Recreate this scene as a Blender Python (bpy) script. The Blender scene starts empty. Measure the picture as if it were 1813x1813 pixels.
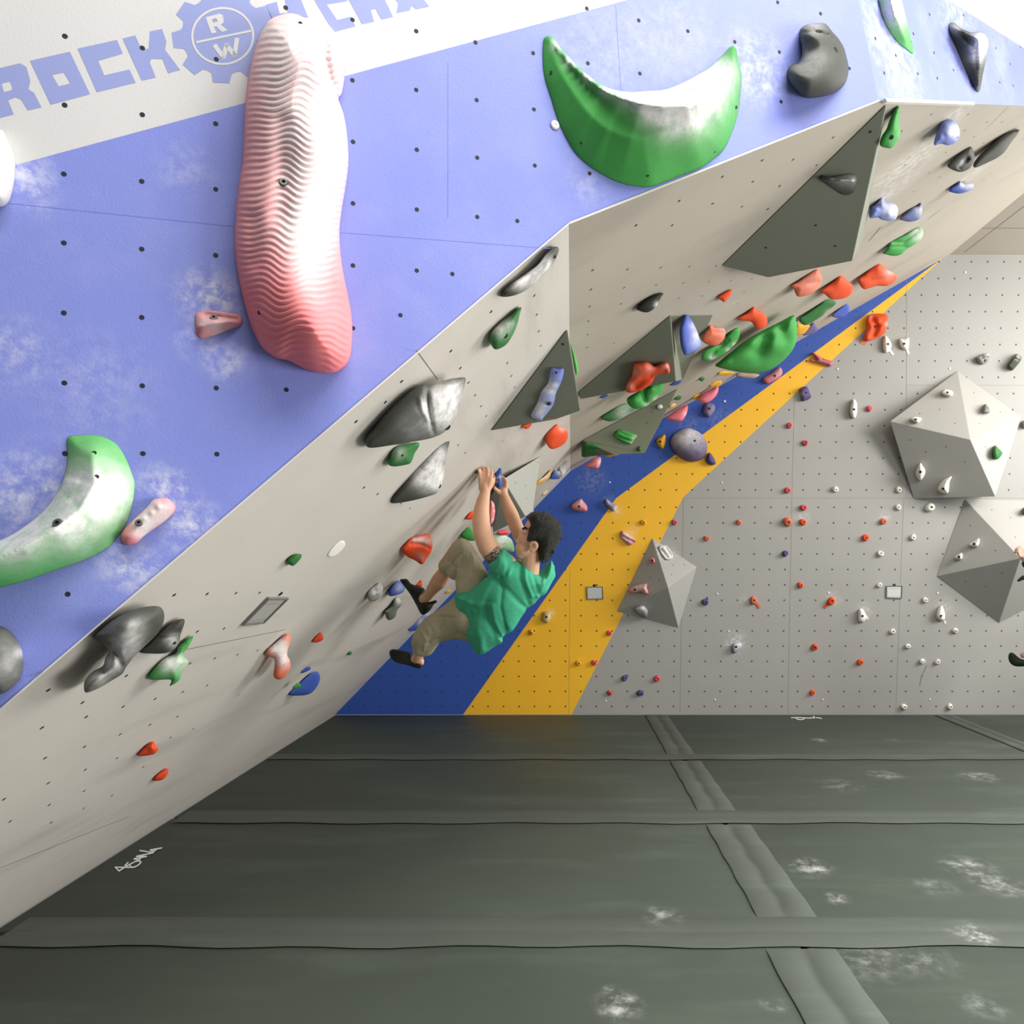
import bpy, bmesh, math, random
import numpy as np
from mathutils import Vector, Matrix, noise
from mathutils.geometry import delaunay_2d_cdt
random.seed(7)
S = bpy.context.scene
COL = S.collection
# ------------------------------------------------------------------ camera geometry
F, CX, CY, EYE = 1260.0, 990.0, 997.0, 2.0
EO = Vector((0, 0, EYE))
def ray(x, y): return Vector(((x-CX)/F, 1.0, -(y-CY)/F))
def W(x, y, Y): return EO + ray(x, y)*Y
class Plane:
    def __init__(s, a, b, c):
        a, b, c = Vector(a), Vector(b), Vector(c)
        n = (b-a).cross(c-a).normalized()
        if n.dot(EO-a) < 0: n = -n
        s.n = n; s.c = n.dot(a); s.k = s.c-n.dot(EO)
        s.u = Vector((0, 0, 1)).cross(n).normalized(); s.v = n.cross(s.u).normalized()
    def depth(s, x, y, h=0.0): return (s.k+h)/s.n.dot(ray(x, y))
    def hit(s, x, y, h=0.0): return EO+ray(x, y)*s.depth(x, y, h)
    def mat(s, o):
        return Matrix(((s.u.x, s.v.x, s.n.x, o.x), (s.u.y, s.v.y, s.n.y, o.y), (s.u.z, s.v.z, s.n.z, o.z), (0, 0, 0, 1)))
def g1(Y, Z): return Vector((-3.078+.0216*(Y-3.919)+.977*Z, Y, Z))
G1 = Plane(g1(2, 0), g1(9, 0), g1(5, 3))
LEAN = .08
BK = Plane((0, 9.4, 0), (1, 9.4, 0), (0, 9.4-LEAN, 1))
FL = Plane((0, 0, 0), (1, 0, 0), (0, 1, 0))
eA, eB = G1.hit(0, 1255), G1.hit(1007, 395)
BL = Plane(eA, eB, eB+Vector((0, 0, 1)))
P6 = BL.hit(1555, 178)
G2 = Plane(eB, P6, BK.hit(1665, 460))
cT = BL.hit(1520, 0)
BR = Plane(P6, cT, G2.hit(1813, 187))
PL = dict(G1=G1, G2=G2, BK=BK, BL=BL, BR=BR, FL=FL)
def isect(a, b, c):
    m = Matrix((a.n, b.n, c.n)); return m.inverted() @ Vector((a.c, b.c, c.c))
# crops in which the outlines were measured: origin and scale
CR = dict(A=(0, 0, 2.789), B=(380, 0, 2.590), C=(900, 0, 3.626), D=(1350, 0, 3.777), E=(0, 480, 2.324), F=(0, 1000, 2.747),
          G=(620, 400, 3.486), H=(660, 800, 4.422), I=(1000, 450, 4.317), J=(1250, 420, 4.029), K=(1380, 560, 4.187),
          L=(1000, 800, 3.857), M=(1370, 840, 4.093), N=(640, 960, 7.555), O=(820, 800, 9.065), P=(1010, 680, 9.065),
          Q=(1653, 600, 11.33), R=(900, 1250, 1.986), S=(190, 1485, 9.927), T=(1390, 1260, 13.65), Z=(0, 0, 1.0))
def cv(c, p):
    o = CR[c]; return (o[0]+p[0]/o[2], o[1]+p[1]/o[2])
def cvl(c, ps): return [cv(c, p) for p in ps]

# ------------------------------------------------------------------ materials
def newmat(name):
    m = bpy.data.materials.new(name); m.use_nodes = True
    nt = m.node_tree; b = nt.nodes['Principled BSDF']
    return m, nt, b
def N(nt, t, **kw):
    n = nt.nodes.new(t)
    for k, v in kw.items():
        if k.startswith('i_'): n.inputs[int(k[2:])].default_value = v
        else: setattr(n, k, v)
    return n
def L(nt, a, b): nt.links.new(a, b)
def mixc(nt, fac, a, b, blend='MIX'):
    n = nt.nodes.new('ShaderNodeMix'); n.data_type = 'RGBA'; n.blend_type = blend
    for s, v in ((0, fac), (6, a), (7, b)):
        if hasattr(v, 'links'): L(nt, v, n.inputs[s])
        elif s == 0: n.inputs[0].default_value = v
        else: n.inputs[s].default_value = tuple(v)+(1,) if len(v) == 3 else v
    return n.outputs[2]
def mth(nt, op, a, b=None, clamp=False):
    n = nt.nodes.new('ShaderNodeMath'); n.operation = op; n.use_clamp = clamp
    for s, v in ((0, a), (1, b)):
        if v is None: continue
        if hasattr(v, 'links'): L(nt, v, n.inputs[s])
        else: n.inputs[s].default_value = v
    return n.outputs[0]
def pos(nt):
    return nt.nodes.new('ShaderNodeNewGeometry').outputs['Position']
def nz(nt, vec, scale, detail=3, rough=.55, stretch=None):
    if stretch:
        mp = nt.nodes.new('ShaderNodeMapping'); mp.inputs['Scale'].default_value = stretch
        if len(stretch) == 3: pass
        L(nt, vec, mp.inputs['Vector']); vec = mp.outputs[0]
    n = nt.nodes.new('ShaderNodeTexNoise'); n.inputs['Scale'].default_value = scale
    n.inputs['Detail'].default_value = detail; n.inputs['Roughness'].default_value = rough
    L(nt, vec, n.inputs['Vector']); return n.outputs['Fac']
def rng(nt, v, a, b, c, d):
    n = nt.nodes.new('ShaderNodeMapRange'); n.interpolation_type = 'SMOOTHSTEP'
    for i, x in enumerate((a, b, c, d)): n.inputs[i+1].default_value = x
    L(nt, v, n.inputs[0]); return n.outputs[0]
def bump(nt, b, h, strength, dist=.002):
    n = nt.nodes.new('ShaderNodeBump'); n.inputs['Strength'].default_value = strength; n.inputs['Distance'].default_value = dist
    L(nt, h, n.inputs['Height']); L(nt, n.outputs[0], b.inputs['Normal'])
def chalk_at(nt, p, spots, nscale=24, lo=.36, hi=.72):
    """chalk marks: round smudges of hand chalk broken up by noise"""
    tot = None
    for (c, r, a) in spots:
        d = N(nt, 'ShaderNodeVectorMath', operation='DISTANCE'); L(nt, p, d.inputs[0]); d.inputs[1].default_value = tuple(c)
        v = rng(nt, d.outputs['Value'], 0, r, a, 0)
        tot = v if tot is None else mth(nt, 'ADD', tot, v)
    n1 = rng(nt, nz(nt, p, nscale, 6, .7), lo, hi, 0, 1)
    return mth(nt, 'MULTIPLY', tot, n1, True)
def paint(name, col, rough=.55, var=.12, grit=.3, gscale=220, spots=(), streak=None, chalkc=(.86, .86, .88), dots=None, haze=0, spec=.35):
    m, nt, b = newmat(name); p = pos(nt)
    f = nz(nt, p, 2.2, 4)
    c = mixc(nt, f, tuple(x*(1-var) for x in col), tuple(min(1, x*(1+var)) for x in col))
    if haze:
        c = mixc(nt, mth(nt, 'MULTIPLY', rng(nt, nz(nt, p, 1.7, 7, .68), .45, .8, 0, 1), haze), c, chalkc)
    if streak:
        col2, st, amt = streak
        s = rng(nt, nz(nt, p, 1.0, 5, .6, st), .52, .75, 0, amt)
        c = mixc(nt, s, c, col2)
    if spots: c = mixc(nt, chalk_at(nt, p, spots), c, chalkc)
    if dots:
        c = mixc(nt, dots(nt), c, (.05, .05, .046))
    L(nt, c, b.inputs['Base Color'])
    b.inputs['Roughness'].default_value = rough
    b.inputs['Specular IOR Level'].default_value = spec
    if grit: bump(nt, b, nz(nt, p, gscale, 2, .6), grit, .0015)
    return m
_hm = {}
def hold_mat(name, col, rough=.7, chalkc=(.8, .79, .77), grit=.35, var=.18, keep=.5):
    if name in _hm: return _hm[name]
    m, nt, b = newmat(name); p = pos(nt)
    f = nz(nt, p, 9, 4)
    c = mixc(nt, f, tuple(x*(1-var) for x in col), tuple(min(1, x*(1+var)) for x in col))
    at = N(nt, 'ShaderNodeAttribute', attribute_name='chalk')
    n1 = rng(nt, nz(nt, p, 22, 6, .7), .3, .62, keep, 1)
    k = mth(nt, 'MULTIPLY', at.outputs['Fac'], n1, True)
    c = mixc(nt, k, c, chalkc)
    L(nt, c, b.inputs['Base Color'])
    b.inputs['Roughness'].default_value = rough; b.inputs['Specular IOR Level'].default_value = .3
    bump(nt, b, nz(nt, p, 160, 3, .6), grit, .002)
    _hm[name] = m; return m
PAL = dict(green=(.055, .33, .065), darkgreen=(.035, .17, .045), pinkbig=(.88, .23, .24), pink=(.72, .22, .24), grey=(.062, .066, .055), black=(.022, .026, .02),
           red=(.80, .085, .02), orange=(.78, .11, .03), salmon=(.74, .17, .09), blue=(.05, .10, .42), paleblue=(.20, .26, .68), purple=(.085, .06, .20),
           yellow=(.78, .40, .03), white=(.80, .77, .70), tan=(.50, .36, .30), midgrey=(.20, .21, .20), crimson=(.70, .09, .12), lightgreen=(.10, .45, .11))
def HM(c): return hold_mat('hold_'+c, PAL[c])
M_metal, nt, b = newmat('bolt_steel'); b.inputs['Base Color'].default_value = (.16, .155, .145, 1); b.inputs['Metallic'].default_value = .6; b.inputs['Roughness'].default_value = .5
M_dark, nt, b = newmat('dark_recess'); b.inputs['Base Color'].default_value = (.01, .01, .01, 1); b.inputs['Roughness'].default_value = .8
M_hole, nt, b = newmat('bolt_hole_dark'); b.inputs['Base Color'].default_value = (.012, .014, .025, 1); b.inputs['Roughness'].default_value = .7
M_seam, nt, b = newmat('panel_joint'); b.inputs['Base Color'].default_value = (.16, .15, .13, 1)
M_wht, nt, b = newmat('white_plastic'); b.inputs['Base Color'].default_value = (.85, .85, .83, 1); b.inputs['Roughness'].default_value = .5

# ------------------------------------------------------------------ object helpers
def link(o, parent=None):
    COL.objects.link(o)
    if parent: o.parent = parent
    return o
def tag(o, label, cat, group=None, kind=None):
    if label: o['label'] = label
    if cat: o['category'] = cat
    if group: o['group'] = group
    if kind: o['kind'] = kind
    return o
def from_bm(name, bm, mats, parent=None, loc=None, smooth=False):
    me = bpy.data.meshes.new(name)
    if loc is not None: bmesh.ops.translate(bm, verts=bm.verts, vec=-Vector(loc))
    bm.to_mesh(me); bm.free()
    for m in (mats if isinstance(mats, (list, tuple)) else [mats]): me.materials.append(m)
    if smooth: me.shade_smooth()
    o = bpy.data.objects.new(name, me)
    if loc is not None: o.location = loc
    link(o, parent)
    if parent is not None: o.matrix_parent_inverse = Matrix.Translation(-parent.location)
    return o
def poly(bm, pts, mi=0):
    f = bm.faces.new([bm.verts.new(p) for p in pts]); f.material_index = mi; return f
def disc(bm, c, pl, r, mi=0, n=10):
    poly(bm, [c+pl.u*(r*math.cos(6.2832*i/n))+pl.v*(r*math.sin(6.2832*i/n)) for i in range(n)], mi)
def strip(bm, pl, a, b, w, h, mi):
    pa, pb = pl.hit(*a, h), pl.hit(*b, h); d = (pb-pa).normalized(); s = pl.n.cross(d)*(w/2)
    poly(bm, [pa-s, pb-s, pb+s, pa+s], mi)

# ------------------------------------------------------------------ outlines -> solid shapes
def catmull(ps, step):
    n = len(ps); out = []
    for i in range(n):
        p0, p1, p2, p3 = [np.array(ps[(i+k) % n], float) for k in (-1, 0, 1, 2)]
        k = max(1, int(round(np.linalg.norm(p2-p1)/step)))
        for j in range(k):
            t = j/k
            out.append(.5*((2*p1)+(-p0+p2)*t+(2*p0-5*p1+4*p2-p3)*t*t+(-p0+3*p1-3*p2+p3)*t**3))
    return np.array(out)
def linear(ps, step):
    n = len(ps); out = []
    for i in range(n):
        a, b = np.array(ps[i], float), np.array(ps[(i+1) % n], float)
        k = max(1, int(round(np.linalg.norm(b-a)/step)))
        for j in range(k): out.append(a+(b-a)*j/k)
    return np.array(out)
def seg_dist(P, A, B, want_t=False):
    """distance of points P (n,2) to every segment A->B; min, and index/param of the nearest"""
    d = B-A; L2 = np.maximum((d*d).sum(1), 1e-12)
    best = np.full(len(P), 1e18); bi = np.zeros(len(P), int); bt = np.zeros(len(P))
    for i in range(len(A)):
        t = np.clip(((P-A[i])@d[i])/L2[i], 0, 1)
        q = P-(A[i]+t[:, None]*d[i]); dd = (q*q).sum(1)
        m = dd < best; best[m] = dd[m]; bi[m] = i; bt[m] = t[m]
    return (np.sqrt(best), bi, bt) if want_t else np.sqrt(best)
def inside(P, O):
    x, y = P[:, 0], P[:, 1]; r = np.zeros(len(P), bool); n = len(O)
    for i in range(n):
        a, b = O[i], O[(i+1) % n]
        c = ((a[1] > y) != (b[1] > y))
        with np.errstate(divide='ignore', invalid='ignore'):
            r ^= c & (x < (b[0]-a[0])*(y-a[1])/(b[1]-a[1]+1e-30)+a[0])
    return r
def fill(outline, spacing, smooth=True):
    """2-D triangulation of an outline with interior points; returns pts, tris, n boundary, dist"""
    O = (catmull if smooth else linear)(outline, spacing)
    lo, hi = O.min(0), O.max(0)
    gx = np.arange(lo[0], hi[0], spacing); gy = np.arange(lo[1], hi[1], spacing*.87)
    pts = np.array([(x+(spacing/2 if j % 2 else 0), y) for j, y in enumerate(gy) for x in gx]) if len(gx) and len(gy) else np.zeros((0, 2))
    A, B = O, np.roll(O, -1, 0)
    # rim ring just inside the outline
    tn = np.roll(O, -1, 0)-np.roll(O, 1, 0); tn /= np.maximum(np.linalg.norm(tn, axis=1), 1e-9)[:, None]
    nrm = np.stack([-tn[:, 1], tn[:, 0]], 1)
    area = .5*np.sum(O[:, 0]*np.roll(O[:, 1], -1)-np.roll(O[:, 0], -1)*O[:, 1])
    if area < 0: nrm = -nrm
    ring = O+nrm*spacing*.28
    rk = inside(ring, O)
    ring = ring[rk]; ring = ring[seg_dist(ring, A, B) > spacing*.2] if len(ring) else ring
    if len(pts):
        pts = pts[inside(pts, O)]
        if len(pts): pts = pts[seg_dist(pts, A, B) > spacing*.75]
    allp = np.vstack([O, ring, pts]) if len(pts) or len(ring) else O
    n = len(O)
    r = delaunay_2d_cdt([Vector(p) for p in allp], [], [list(range(n))], 1, 1e-5)
    V = np.array([tuple(v) for v in r[0]]); T = [tuple(f) for f in r[2]]
    D = seg_dist(V, A, B); D[D < 1e-3] = 0
    return V, T, D
def clip_behind(bm, pl, eps=.0016):
    g = bm.verts[:]+bm.edges[:]+bm.faces[:]
    r = bmesh.ops.bisect_plane(bm, geom=g, plane_co=pl.n*(pl.c+eps), plane_no=pl.n, clear_inner=True)
    ed = [e for e in r['geom_cut'] if isinstance(e, bmesh.types.BMEdge)]
    if ed:
        try: bmesh.ops.edgeloop_fill(bm, edges=ed)
        except Exception: pass
def heights(V, D, T, p, ridge, bumps, creases, prof):
    R = max(D.max(), 1e-6)
    if ridge:
        A = np.array([q[:2] for q in ridge[:-1]]) if len(ridge) > 1 else np.array([ridge[0][:2]])
        B = np.array([q[:2] for q in ridge[1:]]) if len(ridge) > 1 else A
        hh = np.array([q[2] for q in ridge]) if len(ridge) > 1 else np.array([ridge[0][2]]*2)
        dr, bi, bt = seg_dist(V, A.astype(float), B.astype(float), True)
        Hh = hh[bi]*(1-bt)+hh[bi+1]*bt
        t = D/(D+dr+1e-9)
        h = Hh*t**p
    elif prof == 'flat':
        t = np.clip(D/(R*.55), 0, 1); h = T*np.sqrt(np.maximum(0, 1-(1-t)**2))
    else:
        t = np.clip(D/R, 0, 1); h = T*np.power(np.maximum(0, 1-(1-t)**2), .5*p)
    edge = np.clip(D/(R*.3), 0, 1)
    for (x, y, r, a) in bumps:
        h = h+a*np.exp(-((V[:, 0]-x)**2+(V[:, 1]-y)**2)/(r*r))*edge
    for (ln, s, a) in creases:
        ln = np.array(ln, float); d = seg_dist(V, ln[:-1], ln[1:])
        h = h+a*np.exp(-(d/s)**2)*edge
    return np.maximum(h, 0)
def bolt_at(parent, P, n, r, name='bolt', mats=None, hole=False):
    bm = bmesh.new(); n = n.normalized()
    t = n.orthogonal().normalized(); s = n.cross(t)
    def ringv(rr, h): return [bm.verts.new(P+n*h+t*(rr*math.cos(k*math.pi/6))+s*(rr*math.sin(k*math.pi/6))) for k in range(12)]
    if hole:
        prof = [(r, -.002), (r, .0012), (r*.0, .0012)]
    else:
        prof = [(r*1.25, -.004), (r*1.25, .002), (r, .003), (r, .006), (r*.5, .006), (r*.42, .002)]
    rs = [ringv(max(a, r*.05), h) for a, h in prof]
    for i in range(len(rs)-1):
        for k in range(12):
            f = bm.faces.new((rs[i][k], rs[i][(k+1) % 12], rs[i+1][(k+1) % 12], rs[i+1][k]))
            f.material_index = 1 if (not hole and i >= 4) else 0
    f = bm.faces.new(rs[-1]); f.material_index = 0 if hole else 1
    f = bm.faces.new(rs[0][::-1])
    return from_bm(name, bm, [M_dark] if hole else [M_metal, M_dark], parent)
THINGS = []
def hold(c, outline, pl, col, T, label, name='climbing_hold', cat='climbing hold', group=None, bolts=(), holes=(), chalk=(), ridge=None, p=1.0,
         bumps=(), creases=(), prof='round', smooth=True, sp=None, k=.3, back=None, disp=None, tagq=None, chalkfn=None, br=None, Y0=None, mat=None):
    plane = PL[pl]; s = CR[c][2]
    out = cvl(c, outline)
    ridge = [cv(c, q)+(q[2],) for q in ridge] if ridge else None
    bumps = [cv(c, q)+(q[2]/s, q[3]) for q in bumps]
    creases = [(cvl(c, ln), w/s, a) for ln, w, a in creases]
    o = np.array(out); size = (o.max(0)-o.min(0)).max()
    spc = sp or max(1.0, min(3.6, size/26))
    V, TR, D = fill(out, spc, smooth)
    h = heights(V, D, T, p, ridge, bumps, creases, prof)
    if disp: h = h+disp(V, D)
    ck = np.zeros(len(V))
    for (x, y, r, a) in chalk:
        q = cv(c, (x, y)); ck += a*np.exp(-((V[:, 0]-q[0])**2+(V[:, 1]-q[1])**2)/((r/s)**2))
    if chalkfn: ck += chalkfn(V, D)
    ck = np.clip(ck, 0, 1)
    bm = bmesh.new(); lay = bm.verts.layers.float.new('chalk')
    steep = pl in ('G1', 'G2')
    rim = D <= 1e-3
    fr, bk = [], []
    if steep:
        yw = np.array([plane.depth(x, y) for x, y in V]); ya = Y0 if Y0 else yw[rim].min()+.01
        yr = ya+k*np.maximum(0, yw-ya); hb = h*(back if back is not None else 1.0)
        for i, (x, y) in enumerate(V):
            fr.append(bm.verts.new(W(x, y, yr[i]-h[i])))
        for i, (x, y) in enumerate(V):
            bk.append(fr[i] if rim[i] else bm.verts.new(W(x, y, yr[i]+hb[i]+.001)))
    else:
        for i, (x, y) in enumerate(V): fr.append(bm.verts.new(plane.hit(x, y, h[i]+.0022)))
        for i, (x, y) in enumerate(V): bk.append(fr[i] if rim[i] else bm.verts.new(plane.hit(x, y, .0016)))
    for i in range(len(V)):
        fr[i][lay] = ck[i]; bk[i][lay] = ck[i]
    for a, b, d in TR:
        for q in ((fr[a], fr[b], fr[d]), (bk[d], bk[b], bk[a])):
            if len(set(q)) == 3:
                try: bm.faces.new(q)
                except ValueError: pass
    cen = plane.hit(*np.array(V).mean(0)) if not steep else fr[int(np.argmin(yw*rim+1e9*(~rim)))].co.copy()
    tops = {}
    bm.normal_update()
    for kind, lst in (('b', bolts), ('h', holes)):
        for q in lst:
            x, y = cv(c, q); i = int(np.argmin((V[:, 0]-x)**2+(V[:, 1]-y)**2))
            co = fr[i].co
            if steep: co = W(x, y, co.y)
            else: co = plane.hit(x, y, h[i]+.0022)
            tops[(kind, q)] = (co.copy(), fr[i].normal.copy() if not steep or True else None)
    if steep: clip_behind(bm, plane)
    bmesh.ops.recalc_face_normals(bm, faces=bm.faces[:])
    ob = from_bm(name, bm, mat or HM(col), None, cen, True)
    tag(ob, label, cat, group)
    dist = cen.y
    for (kind, q), (co, n) in tops.items():
        if n.dot(EO-co) < 0: n = -n
        if not steep: n = (n+plane.n*1.2).normalized()
        else: n = (n+(EO-co).normalized()).normalized()
        r = (br or .009) if kind == 'b' else ((br or .006) if not bolts else .006)
        bolt_at(ob, co, n, r, 'bolt' if kind == 'b' else 'bolt_hole', hole=(kind == 'h'))
    if tagq:
        tcol, tq = tagq; bm = bmesh.new()
        q = cvl(c, tq)
        f0 = [bm.verts.new(plane.hit(x, y, .004)) for x, y in q]; f1 = [bm.verts.new(plane.hit(x, y, .0015)) for x, y in q]
        bm.faces.new(f0); bm.faces.new(f1[::-1])
        for i in range(len(q)): bm.faces.new((f0[i], f1[i], f1[(i+1) % len(q)], f0[(i+1) % len(q)]))
        bmesh.ops.recalc_face_normals(bm, faces=bm.faces[:])
        from_bm('tape_tag', bm, HM(tcol), ob)
    return ob
def solid(name, pl, verts, faces, mat, label, cat='volume', group=None, dots=(), bev=.005, key=None, flat=()):
    """polyhedral volume: verts are (crop, x, y, height above wall); dots are (face index, x, y)"""
    plane = PL[pl]; bm = bmesh.new(); vs = []
    for (c, x, y, h) in verts:
        px = cv(c, (x, y)); vs.append(bm.verts.new(plane.hit(px[0], px[1], max(h, .003))))
    for vi, (a, b_, c_), (cc, x, y) in flat:   # this corner lies in the plane of three others
        q = Plane(vs[a].co, vs[b_].co, vs[c_].co); vs[vi].co = q.hit(*cv(cc, (x, y)))
    fs = []
    for f in faces: fs.append([vs[i] for i in f])
    base = sum((v.co for v in vs), Vector())/len(vs)
    if key:
        for i, f in enumerate(fs): PL['%s%d' % (key, i)] = Plane(f[0].co.copy(), f[1].co.copy(), f[-1].co.copy())
    for f in fs: bm.faces.new(f)
    bmesh.ops.recalc_face_normals(bm, faces=bm.faces[:])
    bm.normal_update()
    dl = []
    for (fi, c, x, y) in dots:
        f = bm.faces[0] if False else None
        q = [v.co for v in fs[fi]]
        n = (q[1]-q[0]).cross(q[2]-q[0]).normalized(); px = cv(c, (x, y)); r = ray(*px)
        P = EO+r*(n.dot(q[0]-EO)/n.dot(r))
        if n.dot(EO-P) < 0: n = -n
        dl.append((P+n*.0015, n))
    if bev: bmesh.ops.bevel(bm, geom=bm.edges[:]+bm.verts[:], offset=bev, segments=2, affect='EDGES', profile=.5)
    for f in bm.faces: f.material_index = 0
    for P, n in dl:
        t = n.orthogonal().normalized(); s = n.cross(t)
        poly(bm, [P+t*(.007*math.cos(a*.7854))+s*(.007*math.sin(a*.7854)) for a in range(8)], 1)
    o = from_bm(name, bm, [mat, M_hole], None, base)
    tag(o, label, cat, group); return o
# ================================================================== THE SETTING
def uvlayer(o, fn):
    me = o.data; uv = me.uv_layers.new(name='UVMap')
    for lp in me.loops: uv.data[lp.index].uv = fn(me.vertices[lp.vertex_index].co)
def struct(name, bm, mats):
    o = from_bm(name, bm, mats); o['kind'] = 'structure'; return o
# corners shared by the walls
c_base = isect(G1, FL, BK)
eD = (eB-eA); c_front = eA+eD*(-eA.z/eD.z)
ROOF_Z = 5.87
ROOF = Plane((0, 0, ROOF_Z), (1, 0, ROOF_Z), (0, 1, ROOF_Z))
c_seamB = isect(G1, G2, BK)
c_roofB = isect(G2, BK, ROOF)
dR = (G2.hit(1813, 187)-P6); c_roofF = P6+dR*((ROOF_Z-P6.z)/dR.z)
def onBL(x, y): return BL.hit(x, y)
# --- fascia: blue below, pale band above
sp = [(BL.hit(*p), r, a*.68) for p, r, a in [
    ((372, 525), .13, 1.3), ((400, 640), .1, .9), ((345, 600), .09, .6), ((30, 900), .2, .7), ((75, 850), .16, .6), ((290, 870), .12, 1.2), ((340, 935), .13, 1.1), ((215, 1000), .13, .6), ((250, 1010), .1, .7),
    ((45, 300), .1, .9), ((20, 620), .16, .5), ((330, 300), .12, .4), ((1060, 110), .35, .22), ((1190, 60), .3, .2), ((1040, 330), .12, .4), ((1340, 120), .22, .8), ((60, 345), .1, .5), ((170, 690), .25, .3)]]
M_fblue = paint('fascia_blue_paint', (.23, .275, .69), .5, .05, .55, 150, sp, haze=.12)
M_fband = paint('fascia_pale_band', (.66, .655, .645), .5, .03, .3, 150)
bm = bmesh.new()
b0, b1 = BL.hit(27, 292), BL.hit(1110, 0)
db = b1-b0
pL = b0+db*((c_front.x-b0.x)/db.x)
# corner line with the return fascia
cd = cT-P6; cTop = P6+cd*((6.3-P6.z)/cd.z)
# where the band line meets the corner line (both in BL)
M2 = Matrix(((db.x, -cd.x), (db.z, -cd.z))); tt = M2.inverted() @ Vector((P6.x-b0.x, P6.z-b0.z))
pC = P6+cd*tt[1]
poly(bm, [c_front, eB, P6, pC, pL], 0)
poly(bm, [pL, pC, cTop, Vector((c_front.x, c_front.y, 6.3))], 1)
for x, y in [(115, 64), (114.5, 186), (113, 308), (113, 430), (113, 554), (114, 678), (115, 803), (120, 1052), (252, 85), (252, 203), (251, 321), (251, 441), (251, 562), (252, 683), (253, 803), (383, 105), (382, 219), (382, 335),
             (382, 452), (383, 687), (384, 804), (506, 13.5), (507, 690), (624, 35), (624, 142), (625, 251), (625, 360), (625, 470), (625, 581), (737, 55), (737, 159), (738, 265), (738, 371), (738, 479), (842, 75), (844, 177), (845, 279),
             (845, 384), (801, 485), (709, 558), (944, 94), (945.5, 193.6), (947, 293), (916, 391), (1039, 15), (1041, 112), (1044, 307), (1131, 36), (1133, 130), (1218, 55), (1301, 74), (1377, 4), (1380, 92), (1383, 180), (1453, 24), (1504, 121)]:
    disc(bm, BL.hit(x, y, .0006), BL, .0074, 2)
for a, b in [((-200, 338), (415, 401)), ((415, 401), (620, 413)), ((620, 413), (975, 440)), ((793, 110), (793, 385)), ((1090, 10), (1110, 330))]:
    strip(bm, BL, a, b, .0018, .0004, 3)
M_bjoint = paint('blue_panel_joint', (.16, .20, .66), .6, .05, 0)
o_bl = struct('wall_front', bm, [M_fblue, M_fband, M_hole, M_bjoint])
# --- the painted sign on the pale band
M_sign = paint('sign_blue_paint', (.30, .345, .64), .5, .06, .2, 150)
def ply(bm, pl, pts, h, mi=0, holes=()):
    """flat outline with holes as painted lettering"""
    vs = []; es = []
    for loop in [pts]+list(holes):
        n0 = len(vs); vs += [Vector(p) for p in loop]; es += [(n0+i, n0+(i+1) % len(loop)) for i in range(len(loop))]
    r = delaunay_2d_cdt(vs, es, [], 2 if not holes else 2, 1e-6)
    V, T = r[0], r[2]; hs = [np.array(h_) for h_ in holes]; P0 = np.array(pts)
    bv = [bm.verts.new(pl.hit(v[0], v[1], h)) for v in V]
    for f in T:
        c = np.array([[sum(V[i][0] for i in f)/len(f), sum(V[i][1] for i in f)/len(f)]])
        if not inside(c, P0)[0] or any(inside(c, q)[0] for q in hs): continue
        ff = bm.faces.new([bv[i] for i in f]); ff.material_index = mi
def ribbon(bm, pl, pts, w, h, mi=0):
    pts = [Vector(p) for p in pts]
    for a, b in zip(pts[:-1], pts[1:]):
        d = (b-a).normalized(); s = Vector((-d.y, d.x))*w/2; e = d*w*.3
        poly(bm, [pl.hit(*(a-e+s), h), pl.hit(*(b+e+s), h), pl.hit(*(b+e-s), h), pl.hit(*(a-e-s), h)], mi)
bm = bmesh.new(); hh = .0005
A_ = lambda ps: cvl('A', ps); B_ = lambda ps: cvl('B', ps)
ply(bm, BL, A_([(-110, 362), (100, 312), (130, 330), (150, 400), (140, 440), (168, 458), (205, 530), (137, 545), (105, 492), (75, 480), (40, 495), (68, 565), (-30, 590)]), hh, 0, [A_([(8, 412), (48, 402), (62, 432), (58, 445), (20, 455)])])
ply(bm, BL, A_([(148, 300), (345, 255), (445, 465), (250, 517)]), hh, 0, [A_([(258, 370), (315, 358), (347, 412), (290, 426)])])
ply(bm, BL, A_([(383, 240), (578, 197), (607, 264), (485, 300), (515, 372), (640, 343), (670, 408), (478, 455)]), hh)
ply(bm, BL, A_([(605, 190), (668, 175), (700, 245), (735, 240), (740, 155), (800, 143), (822, 205), (815, 245), (890, 345), (830, 362), (802, 292), (748, 290), (740, 310), (770, 382), (700, 398)]), hh)
gear = []
for i in range(9):
    a0 = math.radians(187+40*i)
    for da, rr in ((-14, .82), (-9, 1.0), (9, 1.0), (14, .82)):
        a = a0+math.radians(da); gear.append((1105+258*rr*math.cos(a), 170-242*rr*math.sin(a)))
    for da in (20,): gear.append((1105+258*.80*math.cos(a0+math.radians(da)), 170-242*.80*math.sin(a0+math.radians(da))))
ply(bm, BL, A_(gear), hh)
def ell(rx, ry): return A_([(1100+rx*math.cos(i*.15708), 178-ry*math.sin(i*.15708)) for i in range(40)])
ply(bm, BL, ell(156, 144), hh*2, 1, [ell(145, 133)])
ribbon(bm, BL, A_([(972, 208), (1240, 152)]), 11/2.789, hh*2, 1)
ply(bm, BL, A_([(1015, 85), (1085, 67), (1100, 75), (1106, 110), (1090, 122), (1126, 150), (1096, 158), (1068, 130), (1056, 132), (1070, 161), (1044, 166)]), hh*2, 1, [A_([(1046, 96), (1068, 90), (1075, 106), (1053, 112)])])
for q in ([(1062, 226), (1104, 283)], [(1104, 283), (1118, 222)], [(1118, 222), (1158, 272)], [(1158, 272), (1170, 194)]): ribbon(bm, BL, A_(q), 22/2.789, hh*2, 1)
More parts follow.
